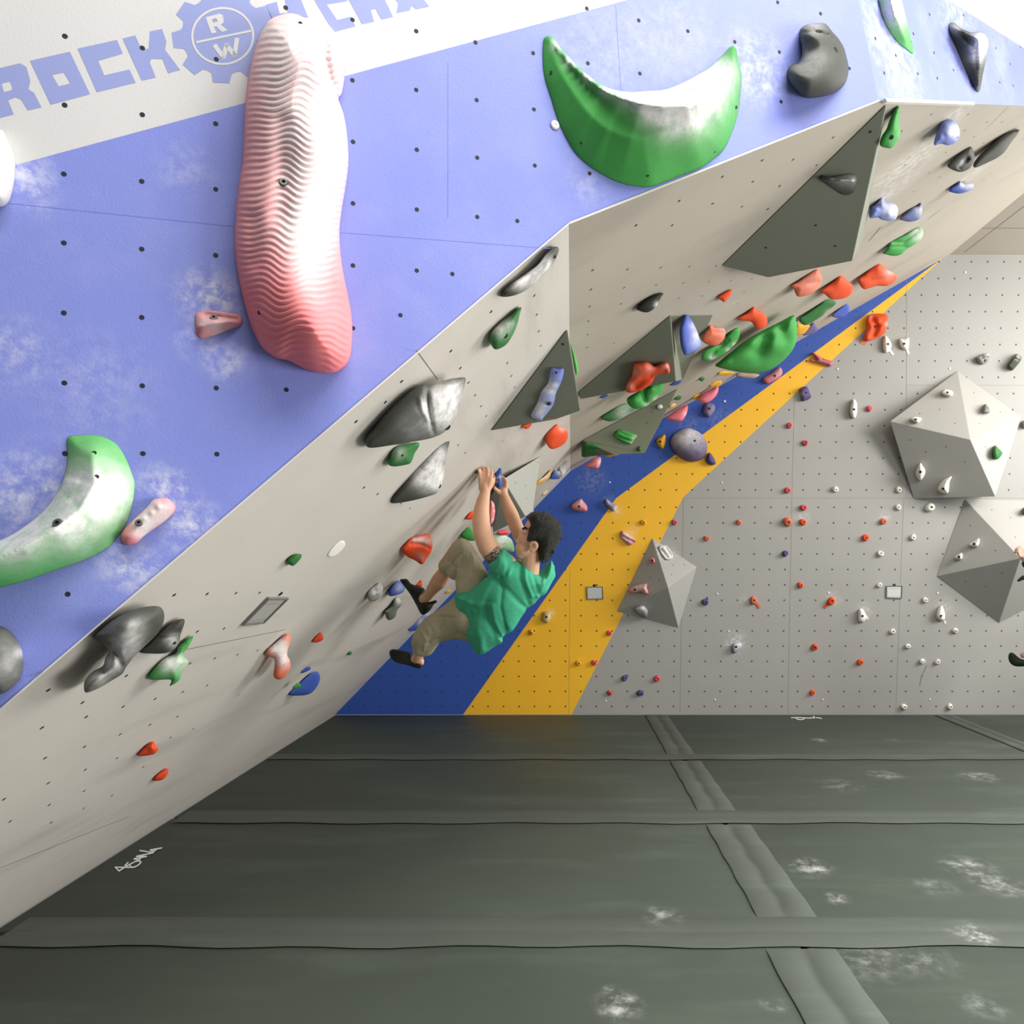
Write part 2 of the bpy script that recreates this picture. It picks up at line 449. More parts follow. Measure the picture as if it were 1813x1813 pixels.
ply(bm, BL, B_([(235, 22), (285, 8), (298, 62), (335, 60), (322, 0), (350, -5), (395, -5), (430, 82), (395, 80), (320, 72), (262, 92)]), hh)
ply(bm, BL, B_([(455, -3), (612, -3), (606, 5), (514, 20), (562, 92), (625, 76), (646, 120), (545, 147)]), hh)
ply(bm, BL, B_([(614, -3), (780, -3), (792, 22), (818, 76), (765, 90), (737, 40), (716, 45), (731, 98), (676, 111)]), hh)
ply(bm, BL, B_([(828, -3), (842, 15), (834, 60), (895, 47), (902, 26), (925, 42), (985, 30), (958, -3)]), hh)
o = from_bm('painted_sign', bm, [M_sign, M_fband], o_bl); o['label'] = 'faded blue block lettering with a gear emblem painted on the pale band'
# --- return fascia at the right
spr = [(BR.hit(*p), r, a) for p, r, a in [((1700, 60), .4, .5), ((1600, 120), .3, .4), ((1560, 60), .3, .4)]]
bm = bmesh.new()
q0, q1 = BR.hit(1680, 0), BR.hit(1813, 85); dq = q1-q0
# band line on BR from pC-side outward
qa = q0-dq*3.0; qb = q1+dq*3
far = P6+dR*((ROOF_Z-P6.z)/dR.z)
M3 = None
top_far = Vector((far.x, far.y, 6.6))
# blue polygon: corner line, band line
def line_x(p, d, q, e):  # intersection in BR's own 2-D frame
    f = lambda w: Vector(((w-P6).dot(BR.u), (w-P6).dot(BR.v)))
    a, b_, c_, d_ = f(p), f(p+d)-f(p), f(q), f(q+e)-f(q)
    m = Matrix(((b_.x, -d_.x), (b_.y, -d_.y))); t = m.inverted() @ (c_-a); return p+d*t[0]
bC = line_x(P6, cd, q0, dq); bR = line_x(P6, dR, q0, dq)
if bC.z > cTop.z: pass
poly(bm, [P6, bR, bC], 0)
poly(bm, [bC, bR, bR+dR*2+Vector((0, 0, .6)), bC+dR*3+cd*1.5], 1)
for x, y in cvl('D', [(755, 257), (892, 370), (815, 488), (1010, 226), (1040, 493), (1118, 96), (1148, 352), (1170, 523), (1278, 468), (1345, 102), (1560, 322), (1658, 428), (1587, 550), (1677, 573), (1533, 102), (1633, 210), (1700, 107), (1726, 314)]):
    disc(bm, BR.hit(x, y, .0006), BR, .0074, 2)
M_fband2 = paint('return_pale_band', (.66, .645, .61), .5, .03, .2, 150)
M_fblue2 = paint('return_blue_paint', (.23, .275, .69), .5, .05, .4, 150, spr, haze=.3)
struct('wall_right', bm, [M_fblue2, M_fband2, M_hole])
# --- steep grey panel on the left
sg = [(G1.hit(*p), r, a) for p, r, a in [((500, 1120), .16, .6), ((470, 1085), .14, .4), ((800, 690), .2, .6), ((860, 720), .18, .35), ((300, 1150), .12, .5), ((640, 1010), .15, .3), ((600, 1100), .2, .25)]]
M_g1 = paint('grey_panel_paint', (.56, .53, .48), .62, .07, .25, 120, sg, streak=((.24, .225, .20), (3.0, .4, 3.0), .42), chalkc=(.72, .71, .69))  # streaks put hold shadows as well as dirt into the panel colour
bm = bmesh.new()
poly(bm, [c_front, c_base, c_seamB, eB], 0)
for c, ps in (('G', [(870, 530), (1137, 430), (1152, 548), (1165, 650), (1177, 740), (622, 773), (680, 878), (970, 846), (995, 926), (730, 967), (772, 1045), (1015, 997), (808, 1113), (840, 1173), (318, 960), (37, 1208), (667, 1353), (710, 1400), (940, 1328), (85, 1615), (170, 1655), (313, 1712), (370, 1742), (218, 1088)]),
              ('F', [(848, 147), (1008, 142), (1148, 138), (1263, 136), (1090, 310), (1045, 455), (960, 325), (615, 540), (755, 652), (890, 618), (1008, 587), (600, 690), (420, 740), (863, 738), (730, 778), (830, 840), (585, 825), (205, 793), (235, 610), (402, 670), (412, 885), (220, 940), (415, 997), (570, 940),
                     (697, 983), (235, 1062), (410, 1100), (20, 1140), (240, 1168), (408, 1185), (545, 1122), (50, 1248), (250, 1253), (1160, 632), (940, 798), (1253, 417), (925, 480), (1155, 438)])):
    for x, y in cvl(c, ps): disc(bm, G1.hit(x, y, .0006), G1, .0075, 1)
for a, b in [((737, 620), (775, 672)), ((330, 1150), (505, 1115)), ((0, 1537), (230, 1445)), ((60, 1200), (90, 1180))]: strip(bm, G1, a, b, .004, .0004, 2)
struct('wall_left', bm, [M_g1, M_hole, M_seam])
# --- steeper grey panel overhead
sg = [(G2.hit(*p), r, a) for p, r, a in [((1590, 300), .35, .9), ((1640, 275), .3, .6), ((1575, 340), .3, .8), ((1680, 210), .2, .8), ((1620, 395), .3, .4), ((1720, 310), .25, .7), ((1290, 540), .2, .3)]]
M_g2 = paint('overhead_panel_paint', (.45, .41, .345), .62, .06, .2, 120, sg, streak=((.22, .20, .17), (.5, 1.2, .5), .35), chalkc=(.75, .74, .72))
bm = bmesh.new()
poly(bm, [eB, c_seamB, c_roofB, c_roofF, P6], 0)
for c, ps in (('I', [(213, 123), (478, 117), (733, 103), (953, 96), (200, 270), (453, 257), (698, 236), (908, 220), (1100, 210), (190, 400), (430, 380), (180, 513), (175, 615), (377, 680), (170, 713), (870, 337), (1050, 320), (1315, 380), (1272, 203), (1430, 190), (1370, 290), (1155, 90)]),
              ('C', [(1630, 1030), (1375, 1135), (1570, 1167), (1742, 1194), (1097, 1290), (1312, 1308), (1500, 1327), (1665, 1342), (820, 1447), (1052, 1447)]),
              ('D', [(472, 920), (205, 1068), (363, 1106), (115, 1245), (38, 1397), (930, 878), (1350, 873), (1225, 1020), (1115, 1157), (955, 1103), (1185, 1185), (1010, 1282), (1500, 818), (1600, 818), (1415, 915), (1478, 957), (1745, 930), (1625, 1050), (1525, 1160), (1480, 1210), (1130, 765), (1375, 765)])):
    for x, y in cvl(c, ps): disc(bm, G2.hit(x, y, .0006), G2, .007, 1)
for a, b in [(cv('D', (1645, 712)), cv('D', (1490, 870))), (cv('D', (1245, 1285)), cv('D', (1100, 1370)))]: strip(bm, G2, a, b, .005, .0004, 2)
for a, b in [(cv('D', (1185, 1408)), cv('D', (1105, 1465))), (cv('D', (790, 1520)), cv('D', (712, 1612)))]: strip(bm, G2, a, b, .012, .0004, 1)
struct('wall_overhead', bm, [M_g2, M_hole, M_seam])
# --- roof panel over the back wall
M_roof = paint('roof_panel_paint', (.50, .46, .40), .6, .04, .2, 120)
bm = bmesh.new()
rY = 5.6
dl = c_roofF-c_roofB
rl = c_roofB+dl*((rY-c_roofB.y)/dl.y)
poly(bm, [c_roofB, Vector((9.5, c_roofB.y, ROOF_Z)), Vector((9.5, rY, ROOF_Z)), rl], 0)
xs = ROOF.hit(1707, 447).x
for a, b in [((1707, 447), (1830, 352)), ((1737, 404), (1830, 404))]: strip(bm, ROOF, a, b, .012, .0004, 1)
struct('ceiling', bm, [M_roof, M_seam])
# --- back wall with its painted stripes and drilled grid
def wall_uv(P): return (P.x, (P-Vector((0, 9.4, 0))).dot(Vector((0, -LEAN, 1)).normalized()))
def s_of(y): return wall_uv(BK.hit(1390, y))[1]
x0, x1 = BK.hit(1390, 1007.6).x, BK.hit(1640, 1007.6).x
def bk_dots(nt):
    uv = nt.nodes.new('ShaderNodeTexCoord').outputs['UV']; sx = nt.nodes.new('ShaderNodeSeparateXYZ'); L(nt, uv, sx.inputs[0])
    a = 9/(x1-x0); u = mth(nt, 'MULTIPLY', mth(nt, 'SUBTRACT', sx.outputs[0], x0), a)
    t0, t1, b0_, b1_ = s_of(581), s_of(867.4), s_of(898.1), s_of(1250.8)
    vt = mth(nt, 'MULTIPLY', mth(nt, 'SUBTRACT', sx.outputs[1], t0), 10/(t1-t0)); vb = mth(nt, 'MULTIPLY', mth(nt, 'SUBTRACT', sx.outputs[1], b0_), 13/(b1_-b0_))
    up = mth(nt, 'GREATER_THAN', sx.outputs[1], s_of(882))
    v = mth(nt, 'ADD', mth(nt, 'MULTIPLY', up, vt), mth(nt, 'MULTIPLY', mth(nt, 'SUBTRACT', 1.0, up), vb))
    r2 = None
    for w in (u, v):
        d = mth(nt, 'SUBTRACT', w, mth(nt, 'ROUND', w)); d = mth(nt, 'MULTIPLY', d, d); r2 = d if r2 is None else mth(nt, 'ADD', r2, d)
    return mth(nt, 'LESS_THAN', r2, .0030)
bks = [(BK.hit(*p), r, a) for p, r, a in [((1303, 1138), .22, 1.0), ((1185, 985), .2, .8), ((1530, 1080), .18, .6), ((1672, 1075), .18, .6), ((1475, 1062), .16, .7), ((1422, 918), .14, .7), ((1565, 918), .14, .7), ((1320, 1062), .12, .5), ((1645, 880), .14, .4), ((1722, 955), .2, .5), ((1400, 755), .1, .5)]]
M_bk = paint('back_wall_grey_paint', (.37, .365, .345), .6, .04, .1, 150, bks, dots=bk_dots, chalkc=(.72, .72, .71))
M_bb = paint('blue_stripe_paint', (.038, .098, .42), .5, .06, .1, 150, [(BK.hit(*p), r, a) for p, r, a in [((1048, 850), .3, .35), ((1275, 745), .3, .3), ((1220, 755), .25, .25), ((1080, 890), .15, .4)]], dots=bk_dots, chalkc=(.5, .5, .6))
M_bo = paint('orange_stripe_paint', (.95, .52, .03), .5, .04, .1, 150, [(BK.hit(*p), r, a) for p, r, a in [((1092, 905), .12, .5), ((1120, 940), .12, .5), ((975, 1085), .1, .7)]], dots=bk_dots)
bm = bmesh.new()
RX = 9.5
poly(bm, [c_base, Vector((RX, 9.4, 0)), Vector((RX, 9.4-LEAN*ROOF_Z, ROOF_Z)), c_roofB, c_seamB], 0)
tip = BK.hit(1667, 458.5)
def bk(ps, h): return [BK.hit(x, y, h) for x, y in ps]
poly(bm, [c_base+BK.n*.0005]+bk([(820, 1265), (1091, 882), (1667, 458.5), (1595, 500), (1300, 669)], .0005)+[c_seamB+BK.n*.0005], 1)
poly(bm, bk([(820, 1265), (1012, 1265), (1210, 880), (1666, 460), (1667, 458.5), (1091, 882)], .0005), 2)
for a, b in [((1210, 882), (1813, 882)), ((1605, 480), (1605, 880)), ((1600, 885), (1586, 1262)), ((1210, 884), (1204, 1262)), ((1009, 1010), (1007, 1262)), ((1605, 682), (1813, 682)), ((1407, 700), (1402, 880)), ((1402, 885), (1395, 1262))]:
    strip(bm, BK, a, b, .005, .0009, 3)
for pts in ([(1628, 1215), (1632, 1196), (1641, 1178)],):
    for a, b in zip(pts[:-1], pts[1:]): strip(bm, BK, a, b, .012, .0009, 4)
M_bj = paint('back_panel_joint', (.25, .247, .23), .6, .02, 0)
M_scuff = paint('rubber_scuff', (.18, .18, .17), .7, .02, 0)
o = struct('wall_back', bm, [M_bk, M_bb, M_bo, M_bj, M_scuff]); uvlayer(o, wall_uv)
# --- thin wooden edge strips where the blue fascia meets the grey panels
M_edge = paint('raw_wood_edge', (.72, .68, .62), .6, .06, .1)
def edgebar(name, a, b, n1, n2, w=.006):
    d = (b-a).normalized(); q = [a+n1*0, a+n1*w+n2*w, a+n2*w*1.3, a-n2*.002]
    bm = bmesh.new(); A = [bm.verts.new(a+n1*x+n2*y) for x, y in ((-w*.2, -w*.2), (w, -w*.2), (w, w), (-w*.2, w))]
    Bv = [bm.verts.new(v.co+(b-a)) for v in A]
    bm.faces.new(A[::-1]); bm.faces.new(Bv)
    for i in range(4): bm.faces.new((A[i], A[(i+1) % 4], Bv[(i+1) % 4], Bv[i]))
    bmesh.ops.recalc_face_normals(bm, faces=bm.faces[:])
    return struct(name, bm, M_edge)
edgebar('trim_1', c_front+BL.n*.0, eB, BL.n, G1.n, .004)
edgebar('trim_2', eB, P6, BL.n, G2.n, .005)
edgebar('trim_3', P6+dR*.02, P6+dR*.55, G2.n, BR.n, .014)
# ================================================================== THE MATS
fsp = [(FL.hit(*p), r, a) for p, r, a in [((1095, 1780), .13, 1.3), ((1085, 1755), .06, 1), ((1370, 1778), .07, .9), ((1722, 1655), .14, 1.2), ((1735, 1665), .07, 1.2), ((1432, 1535), .18, 1.1), ((1450, 1537), .06, 1), ((1715, 1535), .2, .9), ((1770, 1568), .2, .7), ((1735, 1375), .2, .9), ((1567, 1372), .18, 1.0),
    ((1172, 1622), .14, .7), ((1483, 1590), .09, .8), ((1512, 1692), .3, .55), ((1655, 1570), .15, .5), ((1478, 1592), .08, .8), ((1450, 1310), .12, .8), ((1490, 1390), .25, .4), ((1745, 1560), .1, .6), ((1580, 1310), .1, .5), ((1640, 1700), .2, .4), ((1740, 1780), .12, .5)]]
def mat_material(name, col, spots, wr=.9):
    m, nt, b = newmat(name); p = pos(nt)
    c = mixc(nt, nz(nt, p, .9, 5), tuple(x*.8 for x in col), tuple(x*1.25 for x in col))
    c = mixc(nt, rng(nt, nz(nt, p, 1.0, 6, .65, (.6, 2.6, 1)), .48, .75, 0, .45), c, tuple(x*1.9 for x in col))
    c = mixc(nt, rng(nt, nz(nt, p, 9, 6, .7), .6, .8, 0, .25), c, tuple(x*2.1 for x in col))
    if spots: c = mixc(nt, chalk_at(nt, p, [(c, r*1.15, a*.7) for c, r, a in spots], 10, .40, .80), c, (.6, .6, .6))
    L(nt, c, b.inputs['Base Color']); b.inputs['Roughness'].default_value = .6; b.inputs['Specular IOR Level'].default_value = .28
    h = mth(nt, 'ADD', nz(nt, p, 1.0, 3, .5, (1.1, 2.6, 1)), mth(nt, 'MULTIPLY', nz(nt, p, 300, 2), .02))
    bump(nt, b, h, wr, .03)
    return m
M_mat = mat_material('mat_vinyl', (.045, .056, .045), fsp, .35)
M_flap = mat_material('flap_vinyl', (.064, .075, .064), [f for f in fsp if f[1] < .16], .25)
bm = bmesh.new()
poly(bm, [Vector((-3.4, .5, -.42)), Vector((10, .5, -.42)), Vector((10, 9.8, -.42)), Vector((-3.4, 9.8, -.42))])
M_conc = paint('concrete_slab', (.25, .24, .23), .8, .08, .2)
struct('floor', bm, M_conc)
RY = [(7.34, 9.385), (5.6, 7.32), (3.86, 5.58), (1.6, 3.84)]
CXM = [(-3.05, 1.265), (1.285, 5.04), (5.06, 9.4)]
rown = ['touching the back wall', 'in the second row', 'in the third row', 'in the front row']
coln = ['along the steep grey panel', 'right of the short cover strips', 'at the right frame edge']
mats = {}
def box(bm, x0, x1, y0, y1, z0, z1, bev=.02, seg=3):
    r = bmesh.ops.create_cube(bm, size=1); bmesh.ops.scale(bm, verts=r['verts'], vec=(x1-x0, y1-y0, z1-z0)); bmesh.ops.translate(bm, verts=r['verts'], vec=((x0+x1)/2, (y0+y1)/2, (z0+z1)/2))
    if bev:
        ed = list({e for v in r['verts'] for e in v.link_edges}); bmesh.ops.bevel(bm, geom=ed, offset=bev, segments=seg, affect='EDGES', profile=.5)
for j, (y0, y1) in enumerate(RY):
    for i, (a, b_) in enumerate(CXM):
        if i == 2 and j >= 2: continue
        bm = bmesh.new(); box(bm, a, b_, y0, y1, -.4, 0, .018)
        if i == 0:
            for v in bm.verts:
                if v.co.x < -2: v.co.x += g1(v.co.y, 0).x+.0015-a
        o = from_bm('crash_mat', bm, M_mat, None, ((a+b_)/2, (y0+y1)/2, -.4), True)
        tag(o, 'grey mat %s, %s' % (rown[j], coln[i]), 'mat', 'padded mats covering the gym floor'); mats[(i, j)] = o
for j, (yc, w) in enumerate([(7.335, .22), (5.6, .285), (3.855, .315)]):
    bm = bmesh.new()
    n = 60; x0_, x1_ = -2.98, 7.5
    # slightly wavy near edge, stitched line down the middle
    rows = [(-w/2, 0.0075), (-w/2+.006, .0095), (-.012, .007), (0, .0035), (.012, .007), (w/2-.006, .006), (w/2, .0006)]
    g = [[bm.verts.new((x0_+(x1_-x0_)*k/n, yc+r+(.012*math.sin(k*1.3+j)+.008*math.sin(k*.47))*(1 if r < -.05 else .3), z)) for k in range(n+1)] for r, z in rows]
    for a in range(len(rows)-1):
        for k in range(n): bm.faces.new((g[a][k], g[a][k+1], g[a+1][k+1], g[a+1][k]))
    o = from_bm('seam_flap', bm, M_flap, None, (0, yc, 0), True)
    tag(o, ['long cover strip across the mats, farthest from the camera', 'long cover strip across the mats, middle one of three', 'widest long cover strip across the mats, nearest the camera'][j], 'mat seam cover', 'cover strips over the mat joints')
def yflap(xa, xb, ya, yb, label, curl=0):
    bm = bmesh.new(); n = 26; xm = (xa+xb)/2
    rows = [(xa, .0075), (xa+.008, .0105), (xm-.035, .009), (xm-.018, .002), (xm+.015, .003), (xm+.03, .010), (xb-.008, .008), (xb, .0006)]
    g = [[bm.verts.new((x+.01*math.sin(k*.9+x*3)*(1 if abs(x-xm) < .05 else .35), ya+(yb-ya)*k/n, z if 0 < k < n else .0006)) for k in range(n+1)] for x, z in rows]
    for a in range(len(rows)-1):
        for k in range(n): bm.faces.new((g[a][k], g[a+1][k], g[a+1][k+1], g[a][k+1]))
    bmesh.ops.recalc_face_normals(bm, faces=bm.faces[:])
    o = from_bm('seam_flap', bm, M_flap, None, (xm, (ya+yb)/2, 0), True)
    tag(o, label, 'mat seam cover', 'cover strips over the mat joints')
yflap(1.13, 1.42, 7.45, 9.38, 'short cover strip running to the grey back wall beside the orange stripe')
yflap(1.12, 1.43, 5.755, 7.2, 'short cover strip lying between the two farther long cross strips')
yflap(1.12, 1.46, 4.02, 5.44, 'short grooved cover strip just behind the widest cross strip')
yflap(1.065, 1.43, 1.7, 3.69, 'short cover strip running out of the bottom edge of the frame')
yflap(4.93, 5.17, 7.45, 9.38, 'short cover strip meeting the back wall at the far right')
# white lettering on two mats
M_let = paint('white_print', (.8, .8, .8), .6, .02, 0)
def lettering(parent, c, strokes, w, label):
    bm = bmesh.new()
    for s_ in strokes: ribbon(bm, FL, cvl(c, s_), w, .0015)
    for i_, v in enumerate(bm.verts): v.co.z = .003+.0001*(i_//4)
    o = from_bm('white_lettering', bm, M_let, parent); o['label'] = label
lettering(mats[(0, 2)], 'S', [[(290, 515), (205, 570), (140, 505), (450, 508)], [(365, 420), (310, 475), (340, 485), (490, 405), (570, 395), (592, 420), (545, 468), (480, 503), (430, 510), (395, 475)], [(555, 385), (470, 360), (690, 318)], [(560, 385), (590, 330)], [(690, 318), (510, 318), (808, 253), (570, 215)], [(815, 232), (755, 205), (958, 170)], [(815, 232), (865, 192)]], 2.3, 'white hand-drawn lettering')
lettering(mats[(1, 0)], 'T', [[(150, 150), (240, 145), (300, 185), (380, 196), (445, 185), (480, 155), (350, 145), (250, 150)], [(480, 155), (590, 160), (690, 150), (692, 112), (718, 162)], [(750, 150), (820, 155), (885, 172)]], 1.3, 'white lettering seen almost edge-on')
# ================================================================== HOLDS ON THE BLUE FASCIA
GB = 'climbing holds on the blue fascia'
GK = 'climbing holds on the back wall'
def onv(c, o, col, pln, T, label, **kw):
    """hold on a face of a volume"""
    return hold(c, o, pln, col, T, label, group=kw.pop('group', GK), br=kw.pop('br', .016), **kw)
def ribs(V, D):
    x, y = V[:, 0], V[:, 1]
    w = 7*np.sin(x/21.0+y/90)+4*np.sin(x/11.0+1+y/60)+3*np.sin(x/34.0-y/45)
    edge = np.clip(D/10, 0, 1)
    return .0026*np.sin(2*math.pi*(y+w)/11.6)*edge
def ribchalk(V, D):
    x, y = V[:, 0], V[:, 1]
    w = 7*np.sin(x/21.0+y/90)+4*np.sin(x/11.0+1+y/60)+3*np.sin(x/34.0-y/45)
    r = .5+.5*np.sin(2*math.pi*(y+w)/11.6)
    cx = np.interp(y, [30, 130, 200, 300, 420, 500, 600, 660], [520, 535, 560, 560, 540, 545, 560, 565])
    wid = np.interp(y, [30, 150, 300, 420, 520, 660], [60, 65, 55, 45, 24, 10])
    core = np.exp(-((x-cx)/wid)**2)*np.interp(y, [30, 200, 400, 480, 560], [1.0, 1.15, 1.0, .55, .0])
    edge = np.clip((D-2)/30, 0, 1)
    return np.clip(core*(.72+.75*r)+(r**1.5)*.5*edge*np.interp(y, [60, 400, 560, 660], [.8, .7, .2, .0])+np.interp(y, [60, 220, 420, 520], [.45, .32, .22, .0]), 0, 1)
pinkvol = hold('B', [(255, 88), (330, 62), (375, 65), (410, 80), (450, 80), (500, 95), (545, 140), (585, 195), (598, 270), (595, 360), (582, 430), (568, 455), (590, 520), (605, 600), (612, 680), (613, 760), (600, 860), (582, 970), (573, 1060), (577, 1160), (592, 1260), (615, 1370), (630, 1470), (630, 1560), (620, 1640), (590, 1685), (540, 1710), (470, 1708), (410, 1690), (340, 1655), (280, 1640), (215, 1590), (170, 1500), (140, 1400), (115, 1300), (98, 1200), (90, 1100), (95, 980), (108, 850), (125, 740), (133, 620), (140, 470), (150, 380), (165, 290), (190, 200), (215, 140)],
    'BL', 'pinkbig', .17, 'huge pink ribbed volume, long and white with chalk, on the blue fascia', 'climbing_volume', 'volume', sp=2.6, p=.9, mat=hold_mat('hold_pinkbig', PAL['pinkbig'], keep=.8, chalkc=(.86, .74, .73)), disp=ribs, chalkfn=ribchalk,
    bolts=[(317, 838)], br=.011, holes=[(393, 106), (206, 1433)],
    bumps=[(430, 300, 150, .02), (470, 640, 140, .03), (350, 1350, 160, .03), (470, 1520, 120, .05)],
    creases=[([(515, 150), (505, 260), (530, 360), (575, 455)], 24, -.035), ([(310, 560), (312, 700), (315, 840), (300, 980)], 50, -.014), ([(530, 520), (545, 700), (520, 900), (490, 960)], 40, -.01), ([(170, 1000), (175, 1140), (170, 1200)], 40, -.012), ([(520, 1350), (545, 1300), (560, 1200)], 40, -.015)])
hold('E', [(805, 178), (830, 166), (870, 162), (930, 170), (985, 180), (996, 200), (990, 222), (930, 247), (870, 268), (830, 276), (810, 262), (803, 225)], 'BL', 'pink', .045, 'small pink edge hold in a chalk smudge beside the huge pink volume', group=GB,
     bolts=[(880, 193)], chalk=[(900, 235, 70, .6), (830, 200, 25, .5)], ridge=[(825, 230, .03), (880, 215, .045), (985, 200, .025)], creases=[([(850, 180), (985, 200)], 10, -.02)])
hold('E', [(650, 935), (690, 935), (718, 960), (720, 985), (695, 1015), (650, 1050), (600, 1085), (560, 1120), (520, 1128), (497, 1105), (500, 1075), (540, 1030), (600, 975), (625, 945)], 'BL', 'pink', .05, 'small chalk-whitened pink finger hold beside the lower left green crescent', group=GB,
     bolts=[(572, 1036)], chalk=[(640, 1000, 75, 1), (580, 1060, 45, .9)], bumps=[(560, 1040, 14, .008), (590, 1015, 12, .008), (620, 990, 12, .008), (650, 965, 12, .008)])
hold('E', [(278, 688), (330, 675), (395, 675), (445, 690), (485, 718), (520, 775), (545, 840), (555, 880), (545, 960), (520, 1040), (470, 1110), (425, 1150), (330, 1195), (200, 1240), (100, 1275), (0, 1300), (-150, 1320), (-280, 1280), (-340, 1200), (-250, 1150), (-130, 1140), (0, 1108), (100, 1050), (180, 985), (235, 910), (265, 840), (278, 770)],
     'BL', 'lightgreen', .15, 'large green crescent hold dusted with chalk, cut off by the left edge of the frame', bolts=[(238, 1038)], holes=[(388, 748), (398, 846)], br=.011, group=GB, sp=5,
     ridge=[(-250, 1220, .10), (-60, 1205, .15), (100, 1135, .16), (230, 1062, .15), (330, 985, .12), (390, 880, .09), (380, 760, .05)], p=.8,
     chalk=[(300, 930, 130, 1), (150, 1030, 120, 1), (40, 1110, 90, 1), (420, 900, 120, .8), (330, 1090, 90, .5), (470, 940, 80, .5)])
hold('E', [(0, 1460), (50, 1490), (85, 1545), (96, 1605), (85, 1670), (45, 1715), (0, 1740), (-80, 1735), (-150, 1680), (-170, 1600), (-150, 1520), (-80, 1465)], 'BL', 'grey', .09, 'rounded dark grey sloper at the lower left edge of the blue fascia', group=GB, chalk=[(20, 1620, 90, .35), (85, 1570, 25, .6)])
hold('A', [(0, 640), (30, 680), (60, 740), (75, 800), (72, 880), (60, 950), (40, 1000), (0, 1022), (-90, 1010), (-180, 900), (-180, 760), (-100, 660)], 'BL', 'white', .07, 'white rounded hold cut off by the upper left edge of the frame', group=GB, chalk=[(0, 850, 120, .6)])
hold('C', [(230, 245), (255, 232), (285, 240), (330, 300), (420, 400), (520, 490), (620, 555), (720, 583), (800, 590), (900, 583), (1000, 575), (1120, 530), (1270, 445), (1350, 380), (1420, 305), (1440, 295), (1460, 310), (1480, 400), (1495, 480), (1490, 600), (1475, 720), (1440, 840), (1390, 950), (1330, 1010), (1240, 1075), (1100, 1130), (1000, 1170), (920, 1198), (840, 1198), (740, 1180), (640, 1140), (520, 1065), (430, 980), (370, 880), (320, 770), (275, 630), (235, 500), (222, 400), (222, 300)],
     'BL', 'green', .2, 'big green crescent volume with a chalky lip on the blue fascia', 'climbing_volume', 'volume', sp=4.5, p=.85,
     ridge=[(262, 245, .02), (330, 325, .05), (420, 425, .08), (520, 515, .11), (620, 588, .14), (720, 632, .17), (850, 668, .2), (1000, 688, .21), (1150, 686, .21), (1280, 655, .18), (1370, 595, .14), (1425, 520, .1), (1450, 400, .05), (1445, 310, .02)],
     holes=[(275, 465), (470, 915), (1463, 688), (1323, 970), (895, 1125)],
     chalk=[(1050, 620, 160, 1), (1250, 570, 150, 1), (1380, 470, 90, .8), (900, 620, 110, .9), (760, 610, 70, .9), (640, 570, 50, .8), (520, 490, 45, .8), (400, 390, 45, .8), (310, 290, 40, .7), (1050, 760, 130, .75), (1200, 730, 120, .7), (930, 720, 70, .4), (1320, 640, 60, .5)])
hold('D', [(250, 205), (262, 185), (310, 162), (400, 155), (430, 165), (470, 215), (510, 260), (545, 320), (562, 380), (575, 440), (572, 500), (550, 560), (500, 610), (430, 640), (320, 657), (270, 645), (225, 605), (180, 545), (165, 495), (172, 455), (200, 430), (240, 415), (262, 370), (262, 310), (248, 260), (245, 230)], 'BL', 'grey', .12, 'big kidney-shaped dark grey hold right of the green crescent volume', group=GB,
     holes=[(488, 335)], br=.012, creases=[([(250, 212), (350, 208), (440, 228), (500, 280), (555, 350)], 7, -.03), ([(262, 330), (400, 320), (480, 330)], 60, -.02)], chalk=[(320, 400, 100, .3), (350, 175, 60, .35)])
hold('D', [(775, -20), (780, 20), (790, 60), (815, 140), (850, 205), (905, 280), (960, 325), (1005, 358), (1010, 330), (990, 240), (965, 140), (945, 60), (930, 0), (925, -30), (850, -60)], 'BR', 'lightgreen', .06, 'green leaf-shaped hold at the top edge of the frame', group=GB, holes=[(932, 38), (992, 280)], ridge=[(850, -30, .06), (890, 120, .05), (960, 260, .025)], chalk=[(860, 80, 110, .9), (900, 10, 80, .6)])
hold('D', [(1245, 165), (1260, 150), (1290, 155), (1330, 190), (1400, 218), (1450, 212), (1490, 230), (1510, 270), (1510, 320), (1490, 420), (1470, 520), (1455, 600), (1440, 615), (1425, 605), (1395, 550), (1330, 400), (1280, 280), (1250, 210)], 'BR', 'grey', .1, 'dark grey three-pointed hold with a chalky corner at the upper right', group=GB, holes=[(1497, 258)],
     ridge=[(1290, 190, .05), (1440, 260, .12), (1450, 400, .07), (1440, 570, .03)], chalk=[(1470, 270, 60, 1), (1440, 340, 60, .8), (1290, 190, 40, .35), (1430, 390, 40, .6)])
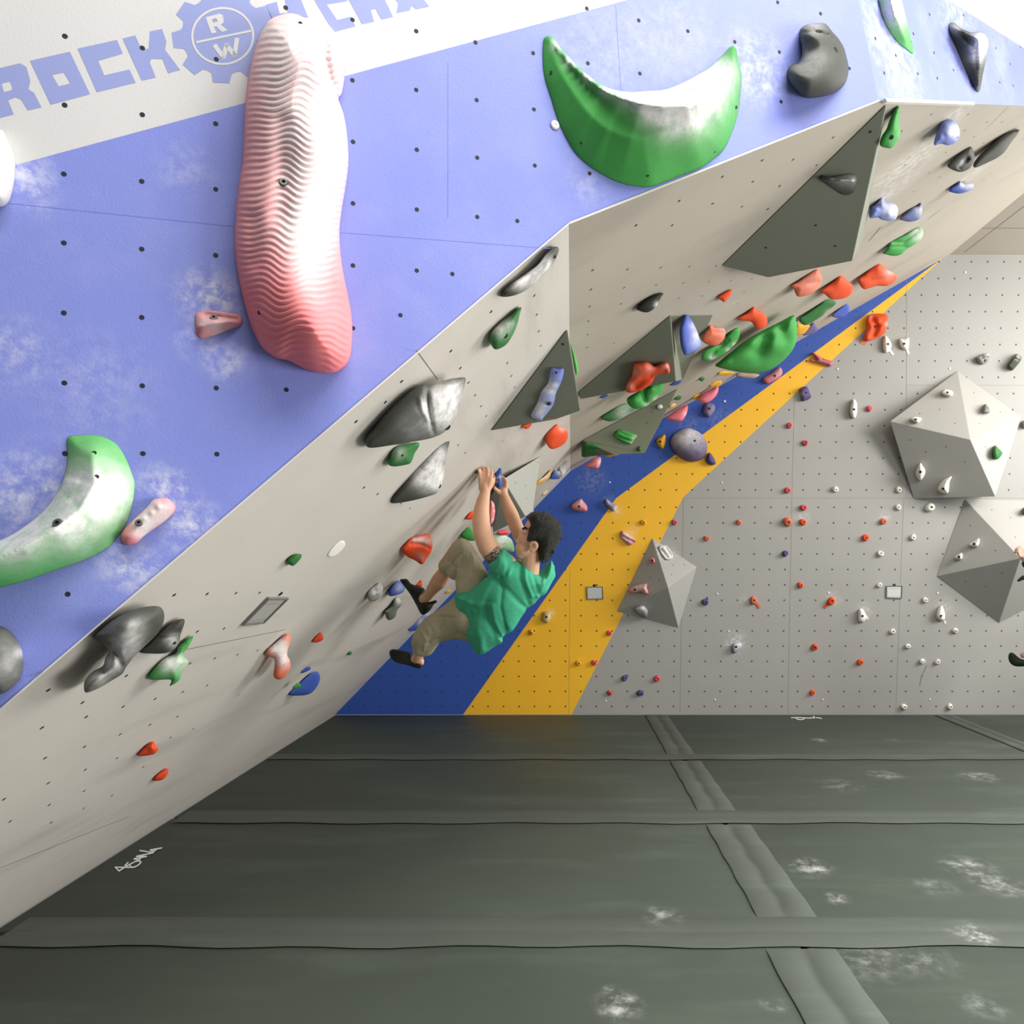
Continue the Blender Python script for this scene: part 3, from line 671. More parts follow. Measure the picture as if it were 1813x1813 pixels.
# ================================================================== VOLUMES
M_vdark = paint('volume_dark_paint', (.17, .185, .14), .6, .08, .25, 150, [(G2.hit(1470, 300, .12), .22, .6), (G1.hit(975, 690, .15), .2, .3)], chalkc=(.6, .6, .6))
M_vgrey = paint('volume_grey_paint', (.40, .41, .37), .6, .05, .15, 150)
M_vgreen = paint('volume_olive_paint', (.15, .165, .105), .6, .08, .2, 150, [(W(1168, 720, 4.6), .3, .5)], chalkc=(.6, .6, .6))
M_vback = paint('back_volume_paint', (.37, .365, .34), .6, .04, .15, 150, [(BK.hit(1178, 975, .1), .18, 1.2), (BK.hit(1475, 770, .3), .3, .4)], chalkc=(.8, .8, .8))
GV = 'angular plywood volumes'
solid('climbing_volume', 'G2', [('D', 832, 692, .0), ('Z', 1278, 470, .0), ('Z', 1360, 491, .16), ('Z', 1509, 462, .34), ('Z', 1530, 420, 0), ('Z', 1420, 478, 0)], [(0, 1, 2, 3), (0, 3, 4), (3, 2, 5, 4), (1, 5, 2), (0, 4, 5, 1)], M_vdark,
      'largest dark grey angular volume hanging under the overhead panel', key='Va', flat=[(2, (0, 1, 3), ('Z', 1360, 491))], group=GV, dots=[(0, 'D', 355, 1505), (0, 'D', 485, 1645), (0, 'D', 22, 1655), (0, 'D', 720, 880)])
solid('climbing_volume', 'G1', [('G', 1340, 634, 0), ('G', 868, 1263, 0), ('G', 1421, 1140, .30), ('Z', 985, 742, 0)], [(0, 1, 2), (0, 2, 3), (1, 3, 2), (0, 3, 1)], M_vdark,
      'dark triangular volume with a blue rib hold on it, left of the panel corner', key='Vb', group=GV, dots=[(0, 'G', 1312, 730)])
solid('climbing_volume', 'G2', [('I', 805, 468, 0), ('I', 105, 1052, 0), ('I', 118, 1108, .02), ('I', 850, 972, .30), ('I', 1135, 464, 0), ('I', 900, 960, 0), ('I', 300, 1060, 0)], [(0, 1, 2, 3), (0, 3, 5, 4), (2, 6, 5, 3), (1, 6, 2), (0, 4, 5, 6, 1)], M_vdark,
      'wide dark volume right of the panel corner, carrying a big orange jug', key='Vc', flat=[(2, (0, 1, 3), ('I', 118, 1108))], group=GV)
solid('climbing_volume', 'G2', [('P', 1720, 75, 0), ('P', 190, 905, 0), ('P', 172, 1165, .1), ('P', 1190, 1112, .42), ('P', 700, 1132, .28), ('P', 1270, 500, 0)], [(0, 1, 3), (1, 2, 4, 3), (0, 3, 5), (3, 4, 5), (2, 5, 4), (0, 5, 2, 1)], M_vgreen,
      'olive grey kite-shaped volume carrying green ribbed holds above the blue stripe', key='Vd', group=GV, dots=[(0, 'P', 1310, 440), (0, 'P', 1230, 620)])
solid('climbing_volume', 'G1', [('O', 1244, 70, 0), ('O', 640, 440, .07), ('O', 1000, 1035, .27), ('O', 1115, 955, .27), ('O', 440, 700, 0), ('O', 480, 1300, .1), ('O', 960, 960, 0)], [(0, 1, 2), (0, 2, 3), (1, 4, 5, 2), (2, 5, 6, 3), (0, 4, 1), (4, 6, 5), (0, 3, 6, 4)], M_vgrey,
      'grey pyramid volume behind the climber\'s hands and arms', group=GV, dots=[(0, 'O', 838, 493), (0, 'O', 1000, 540), (0, 'O', 1020, 745), (0, 'O', 1205, 165)])
solid('climbing_volume', 'BK', [('K', 1320, 405, 0), ('K', 820, 778, .22), ('K', 995, 1352, 0), ('K', 1600, 1336, .2), ('K', 1795, 745, 0), ('K', 1415, 915, .48), ('K', 875, 810, 0), ('K', 1550, 1300, 0)], [(0, 1, 5), (1, 2, 3, 5), (3, 4, 5), (4, 0, 5), (0, 6, 1), (1, 6, 2), (2, 7, 3), (3, 7, 4), (0, 4, 7, 2, 6)], M_vback,
      'large grey faceted volume at the upper right of the back wall', key='Ve', flat=[(3, (1, 2, 5), ('K', 1600, 1336))], group=GV,
      dots=[(0, 'K', 1187, 690), (0, 'K', 1040, 722), (0, 'K', 1300, 795), (3, 'K', 1440, 566), (3, 'K', 1637, 710), (3, 'K', 1482, 795), (1, 'K', 970, 917), (1, 'K', 1235, 967), (1, 'K', 1085, 1007), (1, 'K', 1375, 1080), (2, 'K', 1525, 967)])
solid('climbing_volume', 'BK', [('M', 1385, 180, 0), ('M', 1180, 738, 0), ('M', 1632, 1077, 0), ('M', 2250, 760, 0), ('M', 2050, 190, 0), ('M', 1788, 608, .48)], [(0, 1, 5), (1, 2, 5), (2, 3, 5), (3, 4, 5), (4, 0, 5), (0, 4, 3, 2, 1)], M_vback,
      'large grey faceted volume cut off by the right edge, below the other', key='Vf', group=GV,
      dots=[(0, 'M', 1423, 370), (0, 'M', 1607, 551), (4, 'M', 1580, 257), (4, 'M', 1714, 313), (4, 'M', 1750, 455), (1, 'M', 1655, 715), (1, 'M', 1390, 775), (1, 'M', 1535, 810)])
solid('climbing_volume', 'BK', [('L', 597, 588, 0), ('L', 353, 1090, 0), ('L', 776, 1202, 0), ('L', 902, 785, 0), ('L', 705, 928, .34)], [(0, 1, 4), (1, 2, 4), (2, 3, 4), (3, 0, 4), (0, 3, 2, 1)], M_vback,
      'small grey pyramid volume straddling the edge of the orange stripe', key='Vg', group=GV, dots=[(3, 'L', 740, 773), (3, 'L', 815, 772), (3, 'L', 728, 838), (0, 'L', 643, 875), (0, 'L', 585, 858)])
# ================================================================== HOLDS ON THE STEEP GREY PANEL
GL = 'climbing holds on the steep grey panel'
def g(c, o, col, T, label, **kw): return hold(c, o, kw.pop('pl', 'G1'), col, T, label, group=kw.pop('group', GL), **kw)
g('G', [(1265, 127), (1288, 140), (1275, 190), (1250, 240), (1210, 290), (1150, 350), (1080, 400), (1010, 430), (950, 438), (930, 430), (950, 390), (1010, 345), (1090, 290), (1160, 235), (1210, 170)], 'grey', .07, 'long dark hold with chalk across its middle, just under the blue fascia', chalk=[(1130, 300, 85, 1), (1200, 235, 50, 1), (1050, 350, 50, .8)], holes=[(1262, 190)])
g('G', [(1055, 500), (1045, 550), (1030, 610), (1000, 680), (960, 735), (900, 763), (870, 735), (857, 695), (870, 650), (930, 590), (990, 550)], 'darkgreen', .07, 'green teardrop hold with a chalky patch above the triangular volume', chalk=[(925, 635, 45, 1), (980, 600, 30, .5)], holes=[(955, 675)], br=.012)
g('G', [(455, 978), (490, 992), (590, 950), (690, 935), (713, 945), (700, 1010), (680, 1110), (650, 1190), (620, 1240), (570, 1280), (500, 1310), (400, 1330), (280, 1350), (130, 1370), (95, 1350), (92, 1310), (140, 1250), (230, 1140), (330, 1050), (400, 1000)], 'grey', .13, 'largest dark slopey hold, its right half thick with chalk', holes=[(598, 1240)], br=.014,
  creases=[([(478, 985), (480, 1080), (495, 1180), (520, 1300)], 12, -.03), ([(430, 1060), (450, 1150), (480, 1200)], 12, .015)], chalk=[(600, 1070, 95, 1), (560, 1180, 85, 1), (540, 1010, 45, .8), (450, 1120, 40, .6), (640, 1000, 50, .6), (420, 1260, 120, .25)])
g('G', [(640, 1230), (636, 1290), (610, 1350), (590, 1450), (575, 1560), (545, 1640), (480, 1670), (360, 1700), (260, 1712), (242, 1690), (250, 1640), (320, 1530), (420, 1390), (510, 1310), (590, 1250)], 'grey', .12, 'second dark slopey hold, tucked below the largest chalked one', Y0=3.55,
  holes=[(548, 1605)], br=.013, chalk=[(500, 1480, 90, .85), (530, 1580, 80, .85), (440, 1560, 60, .6), (560, 1400, 40, .5)])
g('G', [(280, 1365), (410, 1335), (425, 1360), (400, 1400), (375, 1460), (340, 1475), (270, 1485), (235, 1470), (245, 1430)], 'darkgreen', .06, 'green block hold tucked between the two dark slopey holds', chalk=[(300, 1400, 40, .4)], holes=[(320, 1415)])
g('G', [(1275, 1225), (1300, 1245), (1330, 1250), (1345, 1295), (1320, 1345), (1250, 1378), (1215, 1350), (1205, 1300), (1230, 1260)], 'red', .07, 'bright red knob hold below the triangular volume', bumps=[(1260, 1290, 30, .02)], chalk=[(1310, 1245, 25, .5)])
g('G', [(1055, 1235), (1120, 1212), (1115, 1235), (1095, 1252), (1075, 1250)], 'red', .04, 'small red hold peeping out under the triangular volume')
onv('G', [(1240, 880), (1280, 878), (1320, 884), (1305, 960), (1272, 1030), (1252, 1110), (1192, 1185), (1178, 1202), (1130, 1190), (1115, 1165), (1155, 1090), (1180, 1020), (1220, 970)], 'paleblue', 'Vb0', .035, 'pale blue rib hold bolted onto the dark triangular volume', bolts=[(1226, 1095)], holes=[(1272, 905)], chalk=[(1230, 1000, 60, .9), (1180, 1110, 60, .8), (1150, 1170, 40, .5)], creases=[([(1190, 1010), (1290, 1020)], 12, -.012), ([(1160, 1090), (1250, 1100)], 12, -.012), ([(1215, 960), (1300, 970)], 12, -.012)], group=GL, br=.011)
g('O', [(490, 360), (540, 310), (590, 255), (613, 290), (622, 400), (630, 500), (600, 560), (560, 580), (530, 550), (522, 450), (500, 390)], 'blue', .05, 'blue edge hold gripped between the climber\'s hands', Y0=4.62, k=0, chalk=[(545, 480, 20, 1), (545, 420, 20, .9), (590, 400, 25, .5)], ridge=[(540, 400, .03), (580, 420, .05), (580, 530, .04)])
g('O', [(190, 338), (240, 295), (300, 298), (420, 330), (470, 400), (400, 420), (300, 350), (225, 352)], 'midgrey', .05, 'thin dark hold under the climber\'s upper left fingers')
g('O', [(1415, 285), (1410, 340), (1390, 400), (1330, 460), (1220, 520), (1160, 532), (1195, 470), (1290, 400), (1360, 330)], 'yellow', .06, 'yellow block hold with a chalked face, right of the grey pyramid volume', chalk=[(1340, 380, 55, .8), (1260, 430, 40, .5)])
g('O', [(1470, 290), (1560, 340), (1560, 400), (1545, 430), (1480, 440), (1400, 432), (1420, 360)], 'blue', .06, 'blue hold touching the yellow block at the panel corner', chalk=[(1550, 320, 60, .8)])
g('O', [(1540, 250), (1640, 160), (1670, 150), (1650, 200), (1640, 330), (1600, 390), (1570, 400), (1560, 330)], 'midgrey', .04, 'chalk-covered grey ring hold at the panel corner', chalk=[(1600, 320, 110, 1)])
g('O', [(1270, 675), (1330, 620), (1365, 630), (1350, 665), (1290, 700)], 'yellow', .03, 'tiny chalky yellow foothold beside the grey pyramid volume', chalk=[(1310, 660, 50, .8)])
g('O', [(1095, 835), (1118, 880), (1132, 935), (1120, 965), (1060, 975), (1072, 900)], 'lightgreen', .03, 'pale chalky hold tip just above the climber\'s hair', chalk=[(1095, 900, 80, .9)])
g('O', [(430, 790), (470, 795), (498, 840), (512, 950), (500, 1060), (470, 1140), (430, 1165), (400, 1000)], 'pink', .05, 'pink oval hold with a white rim behind the near forearm', Y0=4.75, k=.1, chalk=[(500, 950, 20, .6), (490, 850, 25, .6), (485, 1090, 25, .6)])
g('O', [(40, 1070), (75, 1005), (130, 960), (190, 970), (180, 1060), (120, 1085), (70, 1088)], 'red', .05, 'orange-red hold half hidden behind the near forearm')
g('H', [(290, 680), (340, 662), (420, 640), (452, 660), (468, 720), (458, 780), (420, 840), (385, 882), (330, 850), (270, 820), (225, 765), (250, 720)], 'red', .09, 'red jug with a white chalk band above the climber\'s upper foot', chalk=[(430, 700, 30, .8), (380, 690, 30, .8), (330, 690, 25, .6), (370, 820, 35, .3)], creases=[([(300, 720), (380, 725), (450, 760)], 12, -.03)])
g('Z', [(507, 993), (520, 982), (534, 982), (530, 992), (518, 1002)], 'darkgreen', .04, 'tiny dark green foothold alone in the middle of the steep grey panel')
g('Z', [(580, 982), (592, 964), (606, 957), (611, 965), (600, 979), (588, 986)], 'white', .012, 'thin white oval hold on the steep grey panel', k=.9, chalk=[(595, 972, 30, .5)])
g('F', [(450, 355), (470, 330), (560, 260), (660, 215), (760, 200), (795, 225), (795, 280), (760, 340), (700, 400), (650, 450), (612, 500), (595, 530), (540, 565), (480, 600), (420, 622), (408, 600), (415, 560), (450, 520), (500, 490), (512, 450), (530, 420), (500, 385)], 'grey', .11, 'large dark horned hold at the left, just under the blue fascia', p=.9,
  ridge=[(460, 345, .02), (560, 330, .1), (700, 270, .1), (780, 230, .03)] if False else None, creases=[([(465, 365), (530, 375), (560, 420), (590, 480), (600, 520)], 12, -.035), ([(535, 400), (540, 450), (500, 520)], 10, -.02)], bumps=[(620, 300, 80, .05), (480, 560, 50, .03)], chalk=[(610, 375, 65, .95), (540, 480, 45, .8), (470, 560, 55, .6), (660, 310, 50, .3)])
g('F', [(890, 262), (897, 285), (878, 340), (870, 380), (840, 415), (790, 432), (700, 430), (680, 420), (720, 390), (780, 330), (830, 285)], 'grey', .07, 'smaller dark grooved hold just right of the large horned one', creases=[([(760, 350), (830, 340), (885, 320)], 12, -.03)], chalk=[(840, 380, 30, .5), (820, 350, 30, .3)], holes=[(848, 380)])
g('F', [(940, 345), (920, 390), (890, 440), (915, 470), (885, 520), (870, 562), (825, 590), (832, 560), (770, 560), (725, 555), (735, 520), (790, 460), (855, 430), (870, 395)], 'green', .06, 'green jagged star-shaped hold with a chalky face', chalk=[(820, 475, 50, 1), (890, 480, 40, .6)])
g('F', [(1405, 335), (1414, 360), (1400, 410), (1397, 440), (1412, 470), (1410, 510), (1385, 545), (1355, 558), (1330, 540), (1335, 490), (1330, 455), (1290, 437), (1300, 410), (1340, 378), (1380, 345)], 'salmon', .07, 'pink drooping hold white with chalk, above the blue foothold', chalk=[(1365, 410, 50, 1), (1375, 470, 35, .8), (1350, 380, 30, .6)])
g('F', [(1560, 330), (1572, 360), (1550, 376), (1520, 376), (1532, 350)], 'red', .04, 'small orange-red hold high between the pink drooping hold and the climber')
g('F', [(1540, 518), (1557, 550), (1540, 595), (1500, 630), (1415, 636), (1408, 620), (1440, 590), (1490, 545)], 'blue', .06, 'blue rounded foothold low on the steep grey panel')
g('F', [(1505, 495), (1508, 510), (1470, 527), (1468, 515)], 'blue', .02, 'tiny blue hold directly above the blue rounded foothold')
g('F', [(1440, 580), (1458, 575), (1462, 595), (1440, 605), (1422, 600)], 'green', .03, 'tiny green hold stuck to the left end of the blue rounded foothold', Y0=4.85)
g('F', [(1690, 430), (1702, 420), (1712, 425), (1708, 436), (1695, 440)], 'darkgreen', .03, 'tiny green foothold near the right edge of the steep grey panel')
g('F', [(745, 860), (757, 880), (770, 893), (750, 920), (690, 930), (668, 922), (700, 890)], 'red', .055, 'upper of two bright orange footholds at the lower left', bumps=[(740, 890, 20, .02)])
g('F', [(815, 990), (814, 1020), (790, 1045), (748, 1050), (762, 1020)], 'red', .05, 'lower of two bright orange footholds at the lower left')
g('N', [(80, 680), (115, 625), (160, 590), (235, 540), (275, 570), (287, 640), (265, 720), (190, 780), (110, 785), (80, 740)], 'midgrey', .06, 'chalk-white knobbly hold left of the climber\'s upper shoe', chalk=[(190, 650, 130, 1)], bumps=[(150, 690, 30, .015), (220, 620, 30, .015), (230, 690, 30, .015)])
g('N', [(360, 640), (430, 545), (520, 515), (575, 580), (580, 630), (540, 680), (430, 720), (365, 712)], 'blue', .06, 'dark blue hold under the toe of the climber\'s upper shoe', chalk=[(500, 610, 60, .5)])
g('N', [(310, 920), (400, 850), (440, 750), (500, 738), (540, 800), (520, 860), (480, 905), (450, 1000), (380, 1042), (335, 1020), (320, 965)], 'darkgreen', .07, 'grey-green two-lobed hold below the upper shoe', chalk=[(490, 790, 50, .7)], mat=hold_mat('hold_sage', (.11, .13, .10)))
g('N', [(728, 572), (765, 535), (803, 505), (816, 580), (790, 597)], 'red', .04, 'small orange hold showing between the upper shoe and the shin')
g('N', [(1120, 685), (1150, 640), (1195, 645), (1190, 665), (1150, 685)], 'yellow', .03, 'tiny yellow hold visible between the climber\'s legs')
g('N', [(620, 1168), (720, 1085), (800, 1000), (870, 955), (935, 940), (920, 975), (800, 1085), (740, 1180)], 'blue', .04, 'blue and chalk-white hold at the foot of the panel behind the lower thigh', chalk=[(800, 1060, 60, .8), (890, 960, 50, .9)], k=.6)
g('H', [(930, 650), (1000, 640), (1080, 680), (1105, 740), (1098, 785), (1000, 765), (960, 800), (900, 760)], 'green', .09, 'chalky green hold between the climber\'s arms', chalk=[(1010, 690, 90, .8)], Y0=5.0, k=.2)
g('H', [(970, 625), (1040, 610), (1075, 640), (1000, 655)], 'crimson', .05, 'dark red hold between the climber\'s arms above the chalky green one', Y0=5.25, k=.1)
g('H', [(690, 650), (750, 590), (785, 640), (800, 690), (730, 690)], 'green', .05, 'green hold hidden behind the climber\'s raised knee')
# ================================================================== HOLDS ON THE OVERHEAD PANEL
GO = 'climbing holds on the overhead panel'
def r(c, o, col, T, label, **kw): return hold(c, o, 'G2', col, T, label, group=GO, **kw)
onv('D', [(378, 1190), (400, 1172), (470, 1182), (560, 1165), (610, 1165), (632, 1190), (626, 1230), (610, 1280), (575, 1303), (530, 1300), (480, 1270), (420, 1227), (388, 1208)], 'black', 'Va0', .05, 'black glossy hold with a chalked top on the largest volume', chalk=[(520, 1190, 60, .55), (590, 1180, 40, .5)], ridge=[(400, 1190, .03), (520, 1205, .06), (600, 1210, .06)], mat=hold_mat('hold_black_gloss', (.02, .022, .02), .3), group=GO, br=.011)
r('D', [(905, 708), (915, 722), (914, 830), (922, 872), (915, 920), (890, 960), (860, 990), (820, 988), (788, 975), (783, 950), (800, 905), (830, 860), (850, 800), (880, 740)], 'green', .05, 'slim green hold beside the top of the largest volume', holes=[(862, 918)], br=.01)
r('D', [(1225, 803), (1270, 803), (1305, 835), (1320, 885), (1310, 925), (1290, 955), (1240, 972), (1195, 962), (1150, 972), (1148, 940), (1165, 890), (1185, 850), (1200, 820)], 'paleblue', .07, 'round pale blue ball hold chalked on one side, upper right', chalk=[(1285, 870, 50, .9)], holes=[(1300, 918)], bumps=[(1190, 920, 25, .02), (1240, 900, 25, .02)])
r('D', [(1400, 985), (1418, 1040), (1415, 1080), (1385, 1125), (1330, 1150), (1280, 1140), (1238, 1115), (1245, 1095), (1290, 1050), (1340, 1010), (1370, 990)], 'grey', .05, 'grey half-moon hold with a hollow chalked middle', creases=[([(1320, 1115), (1350, 1085), (1372, 1062)], 14, -.04)], chalk=[(1345, 1090, 18, 1), (1330, 1110, 14, .8)])
r('D', [(1715, 865), (1714, 885), (1665, 950), (1620, 1015), (1570, 1055), (1490, 1095), (1430, 1120), (1410, 1115), (1412, 1090), (1450, 1040), (1510, 985), (1580, 920), (1640, 885)], 'grey', .07, 'long dark leaf-shaped hold at the upper right edge')
r('D', [(1320, 1210), (1345, 1228), (1395, 1222), (1413, 1240), (1405, 1265), (1360, 1285), (1310, 1295), (1260, 1285), (1247, 1275), (1260, 1255), (1295, 1230)], 'blue', .05, 'small blue hold with a pale chalked tip below the half-moon', chalk=[(1380, 1240, 35, .9), (1335, 1235, 20, .5)])
r('D', [(800, 1320), (820, 1345), (880, 1360), (905, 1390), (905, 1420), (890, 1465), (850, 1478), (800, 1470), (770, 1455), (725, 1460), (713, 1440), (725, 1390), (750, 1370), (775, 1345)], 'paleblue', .06, 'knobbly blue cluster hold white with chalk beside the largest volume', chalk=[(860, 1410, 55, 1), (790, 1340, 30, .4)], bumps=[(760, 1400, 20, .025), (800, 1370, 20, .025), (750, 1440, 18, .02), (850, 1440, 25, .02)], holes=[(882, 1445)])
r('D', [(1060, 1355), (1070, 1400), (1060, 1440), (1040, 1470), (985, 1483), (940, 1475), (917, 1465), (950, 1430), (1000, 1390), (1040, 1375)], 'blue', .05, 'slate blue wedge hold right of the knobbly cluster', chalk=[(1050, 1410, 30, .6)], mat=hold_mat('hold_slate', (.14, .17, .36)))
r('D', [(1060, 1522), (1076, 1550), (1060, 1600), (1010, 1640), (965, 1665), (930, 1700), (880, 1712), (830, 1702), (803, 1692), (835, 1660), (850, 1625), (890, 1600), (950, 1570), (1010, 1535)], 'green', .06, 'green stepped hold with a chalk-white end, upper right', creases=[([(870, 1620), (940, 1620), (1050, 1540)], 10, -.03), ([(850, 1650), (960, 1650)], 8, -.02)], chalk=[(1040, 1570, 50, .8)])
r('J', [(790, 230), (808, 240), (828, 290), (820, 330), (790, 375), (735, 410), (665, 425), (640, 405), (625, 365), (606, 345), (650, 320), (700, 285), (750, 250)], 'salmon', .08, 'leftmost of three big orange holds below the largest volume, dusty pink', creases=[([(640, 360), (720, 330), (800, 320)], 20, -.02)], chalk=[(750, 330, 70, .25)])
r('J', [(960, 275), (1010, 310), (1045, 340), (1050, 365), (1035, 405), (985, 435), (910, 445), (880, 435), (845, 405), (808, 390), (860, 350), (910, 315)], 'red', .08, 'middle of three big orange holds below the largest volume', bumps=[(950, 340, 40, .02)])
r('J', [(1240, 190), (1270, 215), (1300, 235), (1345, 260), (1364, 285), (1345, 318), (1290, 347), (1220, 347), (1160, 365), (1125, 370), (1095, 340), (1083, 305), (1120, 275), (1170, 230), (1215, 200)], 'red', .08, 'rightmost of three big orange holds, with a scooped lip', creases=[([(1180, 310), (1260, 300), (1345, 290)], 16, -.03)], bumps=[(1240, 240, 40, .03)], chalk=[(1310, 260, 40, .4)])
r('J', [(182, 374), (184, 395), (155, 440), (130, 462), (108, 450), (80, 430), (100, 410), (150, 380)], 'red', .05, 'small orange hold alone under the left tip of the largest volume')
r('J', [(345, 495), (362, 520), (405, 535), (430, 565), (436, 610), (415, 645), (375, 656), (345, 635), (325, 605), (285, 598), (235, 592), (232, 574), (290, 540), (320, 510)], 'red', .06, 'orange boot-shaped hold above the big green volume')
r('I', [(752, 297), (735, 330), (712, 380), (690, 410), (640, 443), (590, 441), (548, 420), (560, 400), (610, 350), (680, 310)], 'black', .06, 'dark wedge hold with chalk on one edge, left of the small orange one', chalk=[(710, 390, 25, 1)])
onv('I', [(925, 462), (960, 485), (1000, 560), (1030, 640), (1047, 690), (1030, 722), (960, 762), (920, 773), (903, 750), (885, 690), (877, 600), (882, 550), (905, 490)], 'blue', 'Vc1', .05, 'blue lemon-shaped hold with a chalked side on the wide dark volume', chalk=[(1010, 620, 40, .9), (980, 550, 30, .6), (1000, 690, 40, .4)], mat=hold_mat('hold_midblue', (.08, .13, .50)), group=GO, br=.011)
r('I', [(1110, 543), (1150, 562), (1210, 565), (1228, 600), (1215, 650), (1170, 692), (1120, 700), (1070, 680), (1045, 655), (1065, 610), (1090, 575)], 'salmon', .07, 'salmon cup-shaped hold beside the blue lemon-shaped one', creases=[([(1080, 610), (1130, 590), (1200, 600)], 20, -.015)], chalk=[(1200, 590, 40, .3)])
r('I', [(1325, 562), (1340, 590), (1320, 660), (1260, 730), (1190, 780), (1110, 815), (1060, 812), (1043, 785), (1070, 740), (1150, 700), (1200, 690), (1230, 640), (1280, 580)], 'green', .05, 'curved green hold with a pale lower edge left of the big green volume', chalk=[(1300, 690, 20, .8), (1250, 735, 20, .8), (1130, 790, 25, .7)], creases=[([(1120, 780), (1160, 730), (1250, 660)], 12, -.03)])
r('I', [(1750, 464), (1767, 510), (1777, 580), (1765, 680), (1720, 760), (1650, 830), (1560, 887), (1470, 909), (1380, 907), (1260, 887), (1180, 867), (1148, 850), (1180, 820), (1280, 740), (1380, 660), (1500, 590), (1620, 530)], 'green', .25, 'big smooth green dimpled volume above the blue stripe', name='climbing_volume', cat='volume', creases=[([(1480, 750), (1510, 700), (1540, 650)], 60, -.09), ([(1660, 570), (1680, 640)], 50, -.07), ([(1300, 830), (1500, 820), (1620, 780)], 40, -.02)], bumps=[(1590, 700, 60, .05), (1440, 680, 50, .03)], Y0=6.25, k=.2)
r('J', [(850, 450), (900, 448), (928, 470), (900, 500), (865, 525), (830, 560), (760, 605), (710, 628), (680, 615), (663, 585), (720, 545), (790, 495)], 'darkgreen', .06, 'dark green long hold right of the big green volume', chalk=[(880, 540, 25, .4)])
r('J', [(1005, 475), (1022, 515), (1000, 555), (965, 575), (920, 573), (900, 560), (940, 520)], 'blue', .05, 'blue wedge hold touching the top of the blue stripe', mat=hold_mat('hold_midblue', (.08, .13, .50)))
r('J', [(655, 622), (700, 625), (742, 630), (725, 660), (690, 692), (650, 695), (640, 660)], 'yellow', .04, 'yellow hold peeping out right of the big green volume')
r('J', [(770, 608), (795, 665), (740, 696), (690, 697), (730, 650), (752, 620)], 'purple', .04, 'purple wedge hold beside the yellow one at the stripe', mat=hold_mat('hold_lilac', (.16, .13, .30)))
r('I', [(1170, 922), (1200, 893), (1295, 903), (1275, 915), (1230, 925)], 'yellow', .03, 'yellow sliver hold under the big green volume')
r('I', [(1105, 1007), (1150, 975), (1190, 967), (1202, 985), (1170, 1012)], 'yellow', .04, 'yellow hold just above the pink holds')
r('I', [(972, 1107), (1000, 1078), (1052, 1068), (1042, 1095), (1000, 1110)], 'yellow', .03, 'yellow hold touching the left side of the pink hold')
r('I', [(793, 1172), (815, 1145), (847, 1143), (847, 1160), (820, 1177)], 'yellow', .03, 'small pale yellow hold right of the olive kite-shaped volume', chalk=[(830, 1155, 20, .4)])
r('I', [(1026, 957), (1045, 938), (1070, 945), (1060, 967), (1040, 972)], 'darkgreen', .03, 'small dark green foothold below the salmon cup-shaped hold')
r('I', [(838, 1107), (865, 1083), (890, 1085), (887, 1107), (860, 1117)], 'darkgreen', .03, 'small dark green foothold at the tip of the olive volume')
r('I', [(1170, 1008), (1168, 1060), (1130, 1110), (1080, 1137), (1035, 1132), (1018, 1115), (1050, 1070), (1100, 1040)], 'pink', .06, 'pink half-round hold overlapping the blue stripe, upper of two', mat=hold_mat('hold_hotpink', (.80, .20, .25)), Y0=8.72, k=0)
r('I', [(936, 1153), (939, 1190), (915, 1250), (880, 1277), (820, 1274), (778, 1257), (800, 1230), (850, 1190), (900, 1165)], 'pink', .06, 'pink half-round hold overlapping the blue stripe, lower of two', chalk=[(925, 1220, 15, .6)], mat=hold_mat('hold_hotpink', (.80, .20, .25)), Y0=8.8, k=0)
r('I', [(1308, 922), (1350, 903), (1482, 918), (1450, 947), (1370, 947), (1320, 937)], 'tan', .04, 'flat tan hold under the big green volume', Y0=8.8, k=0)
onv('I', [(615, 820), (650, 832), (690, 855), (740, 832), (785, 830), (802, 870), (797, 910), (740, 915), (690, 935), (670, 980), (620, 1020), (560, 1050), (490, 1060), (463, 1035), (480, 980), (510, 930), (520, 880), (530, 835), (570, 825)], 'red', 'Vc0', .09, 'big orange scooped jug with a pale rim on the wide dark volume', creases=[([(540, 1010), (600, 960), (680, 920), (760, 900)], 30, -.05)], chalk=[(540, 900, 40, .35), (500, 1000, 30, .4), (650, 870, 40, .35), (770, 860, 30, .35)], group=GO, br=.011)
r('I', [(757, 1000), (742, 1050), (690, 1112), (630, 1157), (570, 1182), (520, 1177), (485, 1147), (478, 1100), (560, 1050), (620, 1020), (680, 985), (740, 970)], 'green', .05, 'green knobbly hold with a pale rim just below the orange jug', bumps=[(660, 1030, 30, .03), (540, 1120, 40, .03)], creases=[([(600, 1040), (610, 1120)], 20, -.04)], chalk=[(700, 1110, 25, .7), (630, 1155, 25, .7)], Y0=5.85, k=.1)
r('I', [(278, 1250), (330, 1210), (400, 1165), (470, 1145), (530, 1165), (540, 1182), (480, 1227), (400, 1267), (330, 1277)], 'darkgreen', .06, 'long dark green hold with a chalked belly left of the knobbly one', chalk=[(450, 1215, 60, .6)])
r('I', [(268, 1090), (320, 1073), (332, 1085), (290, 1102)], 'blue', .03, 'small blue tab under the left end of the wide dark volume')
r('I', [(808, 1002), (850, 968), (892, 968), (862, 997)], 'blue', .03, 'small blue tab under the right end of the wide dark volume')
onv('P', [(735, 760), (810, 730), (950, 765), (1055, 815), (1067, 840), (1030, 887), (1000, 930), (970, 967), (900, 960), (830, 930), (720, 850), (702, 820)], 'green', 'Vd0', .05, 'green ribbed block on the face of the olive volume', creases=[([(740, 830), (850, 870), (960, 910)], 14, -.03), ([(790, 760), (900, 820), (1020, 850)], 10, -.015)], chalk=[(980, 930, 40, .3), (1030, 850, 40, .4)], group=GO, br=.011)
